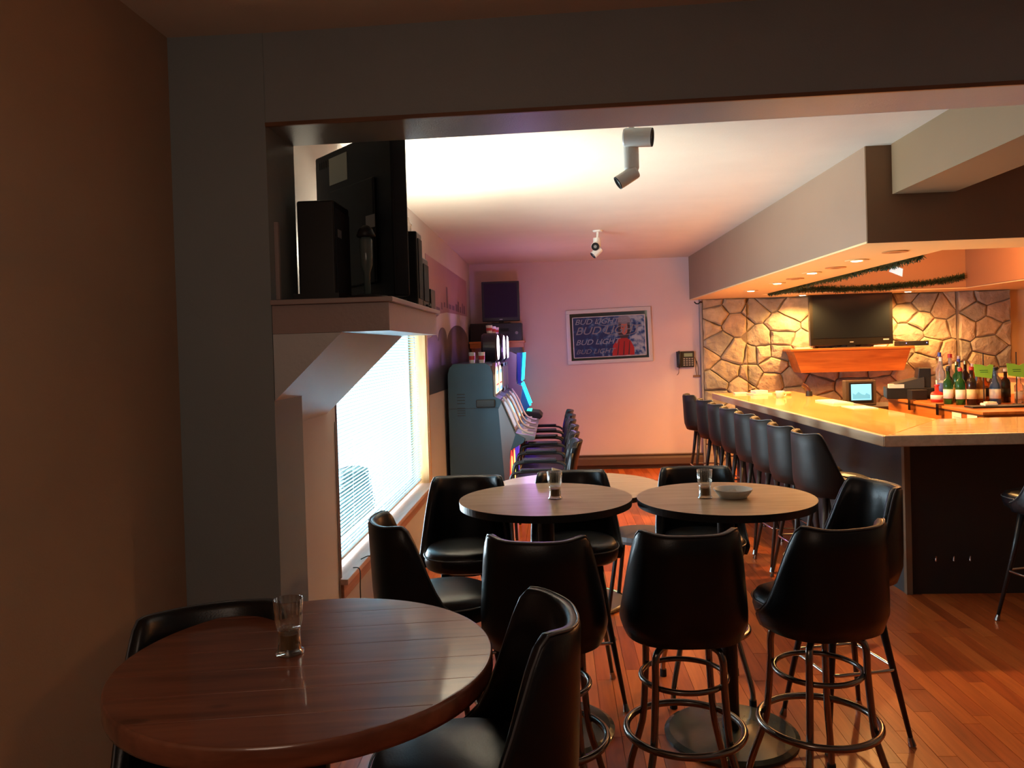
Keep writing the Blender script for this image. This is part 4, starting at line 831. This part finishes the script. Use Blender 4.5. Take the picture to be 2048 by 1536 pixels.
# ================================================================== TABLES
def round_table(name, label, c, r, z, top_m, edge_m, base_m, base_r, th=0.03, pole=0.035, group=None):
    t = thing(name, label, 'table', (c[0], c[1], 0), 0, group)
    link('tabletop', LT([(0, z-th), (r-0.004, z-th), (r-0.002, z-0.0005), (0, z-0.0005)], 96), edge_m, t)
    link('top_surface', LT([(0, z-0.0004), (r-0.002, z-0.0004), (r-0.0025, z), (0, z)], 96), top_m, t)
    link('pole', LT([(0, 0.03), (pole, 0.03), (pole, z-th-0.02), (0, z-th-0.02)], 24), blackmet, t)
    link('top_plate', B((-0.14, 0.14, -0.03, 0.03, z-th-0.02, z-th-0.0005), (-0.03, 0.03, -0.14, 0.14, z-th-0.02, z-th-0.0005)), blackmet, t)
    link('base', LT([(0, 0.0), (base_r, 0.0), (base_r, 0.012), (base_r-0.02, 0.022), (0.06, 0.035), (0, 0.035)], 48), base_m, t)
    return t
edge_b = mat('dark_table_edge', (0.018, 0.018, 0.018), 0.4)
base_d = mat('dark_base', (0.06, 0.065, 0.05), 0.18, var=0.3, scale=5)
round_table('pub_table', 'tall round laminate table on the left, with one glass, touching its twin', (-0.065, 3.43), 0.372, 1.0, lam, edge_b, base_d, 0.27, group='tall round laminate tables')
round_table('pub_table', 'tall round laminate table on the right, with a glass and a white ashtray bowl', (0.685, 3.37), 0.366, 1.0, lam, edge_b, base_d, 0.275, group='tall round laminate tables')
tcm = mat('grey_base', (0.16, 0.13, 0.12), 0.35)
tt = round_table('low_round_table', 'lower and larger round laminate table behind the two tall ones', (0.105, 5.13), 0.545, 0.75, lam, edge_b, tcm, 0.30)
link('base_rim', T(circle(0.298, 0.014, 48), 0.010, 6, closed=True), brass, tt)
# varnished pine table, made of boards
wt = thing('pine_table', 'round varnished pine table with knots in the near left foreground', 'table', (-0.553, 1.685, 0), math.radians(8))
RW = 0.392; nb = 7; bw = 2*RW/nb
for k in range(nb):
    y0, y1 = -RW+k*bw+0.0005, -RW+(k+1)*bw-0.0005
    a0 = math.asin(max(-1, min(1, y0/RW))); a1 = math.asin(max(-1, min(1, y1/RW))); m_ = 10
    right = [(RW*math.cos(a0+(a1-a0)*j/m_), RW*math.sin(a0+(a1-a0)*j/m_)) for j in range(m_+1)]
    left = [(-x, y) for x, y in right[::-1]]
    pl = right+left; q = []
    for p in pl:
        if not q or math.hypot(p[0]-q[-1][0], p[1]-q[-1][1]) > 1e-4: q.append(p)
    if math.hypot(q[0][0]-q[-1][0], q[0][1]-q[-1][1]) < 1e-4: q.pop()
    o = link('board', P(q, 0.962, 1.0), table_w, wt, bevel=0.0006)
link('edge_band', LT([(RW-0.004, 0.955), (RW+0.004, 0.957), (RW+0.006, 0.965), (RW+0.006, 0.992), (RW+0.003, 0.999), (RW-0.001, 1.0), (RW-0.002, 0.96)], 96), table_w, wt, smooth=True)
link('top_plate', B((-0.16, 0.16, -0.16, 0.16, 0.94, 0.9545)), blackmet, wt)
link('pole', LT([(0, 0.03), (0.04, 0.03), (0.04, 0.94), (0, 0.94)], 24), blackmet, wt)
link('base', LT([(0, 0), (0.27, 0), (0.27, 0.012), (0.06, 0.035), (0, 0.035)], 40), base_d, wt)

# glasses, bowl, card
liq = mat('dark_wax', (0.20, 0.13, 0.07), 0.3)
def votive(loc, label, h=0.118, r=0.031):
    t = thing('fluted_glass', label, 'glass', loc, 0, 'fluted glass candle cups on the tables')
    link('bowl', LT([(r*0.55, h*0.44), (r*0.80, h*0.46), (r*0.92, h*0.60), (r, h), (r*0.92, h*1.0), (r*0.84, h*0.62), (r*0.70, h*0.50), (r*0.5, h*0.48)], 72, flute=0.035, flute_n=18), glass_m, t, smooth=True)
    link('stem', LT([(0, 0), (r*0.98, 0), (r*0.98, h*0.04), (r*0.80, h*0.07), (r*0.76, h*0.42), (r*0.80, h*0.455), (0, h*0.455)], 40), MATS.get('thick_glass') or thin_glass('thick_glass', (0.80, 0.76, 0.68), 0.35), t, smooth=True)
    link('wax', LT([(0, h*0.10), (r*0.60, h*0.10), (r*0.62, h*0.36), (0, h*0.36)], 24), liq, t)
votive((-0.597, 1.70, 1.0005), 'fluted glass candle cup on the pine table in the foreground')
votive((-0.022, 3.40, 1.0005), 'fluted glass candle cup on the left tall table')
votive((0.600, 3.355, 1.0005), 'fluted glass candle cup beside the white bowl on the right tall table')
ab = thing('ashtray_bowl', 'shallow pale grey bowl used as an ashtray on the right tall table', 'bowl', (0.716, 3.36, 1.0005))
link('bowl', LT([(0, 0), (0.055, 0), (0.060, 0.006), (0.078, 0.030), (0.080, 0.036), (0.076, 0.036), (0.056, 0.010), (0, 0.008)], 48), mat('pale_ceramic', (0.55, 0.54, 0.50), 0.3), ab, smooth=True)
link('matchbook', B((-0.02, 0.02, -0.012, 0.012, 0.010, 0.016)), paper, ab); link('matchbook_flap', P([(-0.02, 0.016), (0.02, 0.016), (0.012, 0.034), (-0.014, 0.032)], 0.012, 0.0135, 'Y'), paper, ab)
nc = thing('table_card', 'folded cream card standing on the low table behind the glass', 'card', (-0.005, 4.95, 0.7505), 0.35)
for s in (-1, 1):
    bm = bmesh.new(); q = [bm.verts.new(v) for v in ((-0.045, s*0.03, 0), (0.045, s*0.03, 0), (0.045, 0, 0.12), (-0.045, 0, 0.15))]; bm.faces.new(q)
    e = bmesh.ops.extrude_face_region(bm, geom=list(bm.faces)); bmesh.ops.translate(bm, vec=(0, s*0.0012, 0.0006), verts=[v for v in e['geom'] if isinstance(v, bmesh.types.BMVert)])
    link('leaf', bm, mat('cream_card', (0.62, 0.55, 0.38), 0.6), nc)

# ================================================================== STOOLS
def sgnpow(v, e): return math.copysign(abs(v)**e, v)
def shell_bm(zb, zt, rx, ry, th, lean):
    bm = bmesh.new(); cols = []; NU = 36; TM_ = math.radians(98)
    rim = []
    for i in range(NU+1):
        u = -1+2*i/NU; th_ = u*TM_; at_ = abs(th_)
        t = min(1, max(0, (at_-math.radians(54))/math.radians(44))); g_ = 1-(t*t*(3-2*t))*0.86
        ear = 0.007*math.exp(-((at_-math.radians(50))/0.28)**2)
        top = zb+(zt-zb)*g_+ear
        sx_, cy_ = sgnpow(math.sin(th_), 0.78), sgnpow(math.cos(th_), 0.78)
        def pt(z, off):
            f = (z-zb)/(zt-zb); ff = min(1, f/0.14); k = 0.93+0.07*math.sin(ff*PI/2)-0.13*max(0, f-0.25)
            return (( rx*k-off)*sx_, -(ry*k+lean*f-off)*cy_-0.0, z)
        col = []
        for q in range(7): col.append(pt(zb+(top-0.012-zb)*q/6, 0))
        col.append(pt(top, th*0.30)); rim.append(pt(top-0.001, th*0.18)); col.append(pt(top, th*0.70))
        for q in range(6, -1, -1): col.append(pt(zb+(top-0.012-zb)*q/6, th*(1+0.35*math.sin(PI*q/6))))
        cols.append([bm.verts.new(c) for c in col])
    m_ = len(cols[0])
    for a_, b_ in zip(cols, cols[1:]):
        for k in range(m_): j = (k+1) % m_; bm.faces.new((a_[k], a_[j], b_[j], b_[k]))
    bm.faces.new(cols[0][::-1]); bm.faces.new(cols[-1])
    return bm, rim
def seat_bm(r, z0, z1, yo=0.03):
    bm = bmesh.new(); prof = [(0, z0), (r*0.86, z0), (r*0.96, z0+0.012), (r, z0+0.04), (r*0.99, z1-0.03), (r*0.93, z1-0.01), (r*0.80, z1), (r*0.45, z1+0.006), (0, z1+0.007)]
    lathe(bm, prof, 48, c=(0, yo, 0), se=0.80); return bm
def bar_stool(name, label, kind, upholstery, loc, rz, group, ht=0.0):
    t = thing(name, label, 'stool', loc, rz, group)
    zb, zt = 0.655+ht, 1.03+ht
    s, rim = shell_bm(zb, zt, 0.215, 0.215, 0.032, 0.045)
    link('backrest', s, upholstery, t, smooth=True)
    link('piping', T(rim, 0.0032, 6), pipe_m, t, smooth=True)
    link('seat', seat_bm(0.185, 0.66+ht, 0.755+ht, 0.035), upholstery, t, smooth=True)
    link('seat_piping', T([(0.187*sgnpow(math.cos(a), 0.8), 0.035+0.187*sgnpow(math.sin(a), 0.8), 0.725+ht) for a in [2*PI*k/48 for k in range(48)]], 0.003, 6, closed=True), pipe_m, t, smooth=True)
    link('swivel_plate', LT([(0, 0.63+ht), (0.115, 0.63+ht), (0.12, 0.64+ht), (0.17, 0.659+ht), (0, 0.659+ht)], 32), blackmet, t, smooth=False)
    for k in range(4):
        a = PI/4+k*PI/2; c_, s_ = math.cos(a), math.sin(a)
        def p(r, z): return (r*c_, r*s_, z)
        if kind == 'chrome':
            l = link('leg', T(spline([p(0.08, 0.622), p(0.135, 0.615), p(0.158, 0.585), p(0.162, 0.49), p(0.178, 0.31), p(0.195, 0.24), p(0.245, 0.09), p(0.250, 0.012)], 5), 0.0125, 10), dchrome, t, smooth=True)
            link('foot_cap', LT([(0, 0), (0.017, 0), (0.016, 0.035), (0, 0.035)], 14, c=p(0.250, 0)), rubber, l)
        else:
            l = link('leg', T([p(0.125, 0.635+ht), p(0.165, 0.42), p(0.252, 0.03)], 0.020, 12, r_end=0.0095), blackmet if upholstery is vinyl else mat('dark_wood_leg', (0.035, 0.02, 0.014), 0.35), t, smooth=True)
            link('foot_tip', T([p(0.250, 0.036), p(0.257, 0.004)], 0.0105, 10, r_end=0.016), dchrome, l)
    if kind == 'chrome':
        link('upper_ring', T(circle(0.147, 0.49), 0.0095, 8, closed=True), dchrome, t, smooth=True)
        link('foot_ring', T(circle(0.202, 0.305, 56), 0.0125, 10, closed=True), dchrome, t, smooth=True)
    else:
        pts_ = []
        h_, c_r = 0.150, 0.045
        for k in range(4):
            a = k*PI/2; cx_, cy_ = (h_-c_r)*(1 if k in (0, 3) else -1), (h_-c_r)*(1 if k in (0, 1) else -1)
            for j in range(6): b_ = a+PI/2*j/5; pts_.append((cx_+c_r*math.cos(b_)+0, cy_+c_r*math.sin(b_), 0.30))
        link('foot_ring', T(pts_, 0.0075, 8, closed=True), chrome, t, smooth=True)
    return t
def face(dx, dy): return math.atan2(dy, dx)-PI/2
GT = 'black upholstered stools round the tables'
cs = bar_stool('swivel_stool', 'black swivel stool in the middle foreground, its back square to the camera', 'chrome', vinyl, (0.41, 2.80, 0), face(-0.03, 1), GT)
dup(cs, (-0.065, 2.75, 0), face(0.12, 1), 'black swivel stool at the near side of the left tall table', GT)
dup(cs, (0.885, 2.85, 0), face(-0.33, 1), 'black swivel stool at the near right, turned to the left with its seat showing', GT)
dup(cs, (0.66, 3.80, 0), face(0.0, -1), 'black stool at the far side of the right tall table, behind glass and bowl', GT)
dup(cs, (-0.79, 1.74, 0), face(0.40, -0.9), 'black stool tucked behind the pine table by the left wall', GT)
o = dup(cs, (-0.205, 1.70, 0), face(-1, -0.14), 'black stool at the right of the pine table, its seat lit by the window', GT); o.scale = (1, 1, 1.045)
ts = bar_stool('tapered_leg_stool', 'black stool with tapered legs at the right of the right tall table, facing it', 'tapered', vinyl, (1.165, 3.41, 0), face(-1, -0.22), GT, 0.0)
dup(ts, (0.07, 3.75, 0), face(0.10, -1), 'black stool with tapered legs at the far side of the left tall table', GT)
dup(ts, (-0.475, 2.95, 0), face(1, 0.42), 'black stool left of the left tall table, side on and closest to the blind', GT)
dup(ts, (-0.44, 3.66, 0), face(0.02, -1), 'black stool between the window and the left tall table, facing the camera', GT)
dup(ts, (2.70, 4.58, 0), face(-0.25, 1), 'stool in deep shadow at the right, at the near side of the bar', 'stools at the bar')
GB = 'dark stools in a row along the bar'
ys = [5.02, 5.47, 5.93, 6.42, 6.95, 7.45, 8.0, 8.82]
lb = ['bar stool nearest the camera in the row, a white paper on its seat', 'second bar stool from the near end of the row along the bar', 'third bar stool from the near end of the row along the bar', 'fourth bar stool from the near end of the row along the bar', 'fourth bar stool from the far end of the row along the bar', 'third bar stool from the far end of the row along the bar', 'second bar stool from the far end of the row along the bar', 'bar stool at the far end of the row, beside the back wall']
bs = bar_stool('bar_stool', lb[0], 'tapered', vinyl_br, (1.68, ys[0], 0), face(1, 0.10), GB, 0.045)
for i in range(1, 8): dup(bs, (1.66-0.008*i, ys[i], 0), face(1, rnd.uniform(0.02, 0.2)), lb[i])
o = tag(link('paper_slip', B((-0.035, 0.035, -0.05, 0.05, 0, 0.003)), paper, loc=(1.74, 4.97, 0.809)), 'white paper slip lying on the seat of the nearest bar stool', 'paper'); o.rotation_euler = (0, 0, 0.4)

# hoop-back chair at the low table
hc = thing('hoop_back_chair', 'black hoop backed chair with a grey seat at the low round table', 'chair', (0.50, 5.02, 0), face(-1, 0.25))
link('seat', LT([(0, 0.43), (0.19, 0.43), (0.20, 0.45), (0.19, 0.475), (0, 0.48)], 36), mat('grey_seat', (0.16, 0.14, 0.14), 0.5), hc, smooth=False)
link('back_hoop', T(spline([(-0.17, -0.12, 0.43), (-0.19, -0.18, 0.62), (-0.13, -0.21, 0.79), (0, -0.22, 0.84), (0.13, -0.21, 0.79), (0.19, -0.18, 0.62), (0.17, -0.12, 0.43)]), 0.013, 8), blackmet, hc, smooth=True)
link('inner_hoop', T(spline([(-0.09, -0.14, 0.45), (-0.10, -0.18, 0.62), (0, -0.20, 0.72), (0.10, -0.18, 0.62), (0.09, -0.14, 0.45)]), 0.010, 8), blackmet, hc, smooth=True)
for sx_, sy_ in ((1, 1), (-1, 1), (1, -1), (-1, -1)): link('leg', T([(sx_*0.13, sy_*0.13, 0.435), (sx_*0.19, sy_*0.19, 0.0)], 0.013, 8), blackmet, hc)

# ================================================================== TRACK LIGHTS
tw = mat('lamp_white', (0.86, 0.84, 0.76), 0.4)
def can(parent, name, p, d, L, r, m=tw, lens=True):
    o = link(name, LT([(0, 0), (r*0.9, 0), (r, 0.008), (r, L), (r*0.86, L), (r*0.80, L-0.02), (0, L-0.025)], 32), m, parent, smooth=False)
    q = Vector(d).to_track_quat('Z', 'Y'); o.rotation_euler = q.to_euler(); o.location = p
    if lens:
        b = link('black_baffle', LT([(r*0.50, L-0.004), (r*0.97, L-0.006), (r*0.97, L+0.004), (r*0.88, L+0.004), (r*0.5, L-0.012), (0, L-0.012)], 32), rubber, o)
        l2 = link('lens', LT([(0, L-0.011), (r*0.42, L-0.011), (r*0.38, L-0.004), (0, L-0.002)], 24), mat('lamp_lens', (0.30, 0.30, 0.28), 0.15), o)
    return o
tl1 = thing('track_light', 'large cream spotlight fixture near the camera, two canister heads on a stem', 'spotlight', (0.40, 3.90, ZC))
link('mount', LT([(0, -0.02), (0.05, -0.02), (0.055, 0), (0, 0)], 24), tw, tl1)
link('arm', T([(0, 0, -0.01), (-0.01, 0, -0.09)], 0.014, 8), tw, tl1)
can(tl1, 'upper_head', (-0.045, 0.0, -0.125), (1, -0.28, -0.10), 0.135, 0.045)
link('stem_body', LT([(0, -0.285), (0.030, -0.285), (0.037, -0.27), (0.037, -0.165), (0.034, -0.150), (0, -0.150)], 32, c=(-0.01, 0.02, 0)), tw, tl1)
can(tl1, 'lower_head', (0.012, 0.015, -0.285), (-1, -0.1, -0.62), 0.105, 0.034)
tl2 = thing('track_light', 'small cream spotlight fixture farther back on the ceiling', 'spotlight', (0.44, 7.9, ZC))
link('mount', LT([(0, -0.015), (0.045, -0.015), (0.05, 0), (0, 0)], 24), tw, tl2)
link('arm', T([(0, 0, -0.01), (-0.005, 0, -0.07)], 0.012, 8), tw, tl2)
link('stem_body', LT([(0, -0.16), (0.035, -0.16), (0.04, -0.15), (0.036, -0.07), (0, -0.065)], 24, c=(-0.01, 0.02, 0)), tw, tl2)
can(tl2, 'upper_head', (-0.03, 0.04, -0.145), (0.0, -1, -0.2), 0.09, 0.040)
can(tl2, 'lower_head', (0.02, 0.02, -0.175), (-0.8, -0.2, -0.75), 0.10, 0.036)
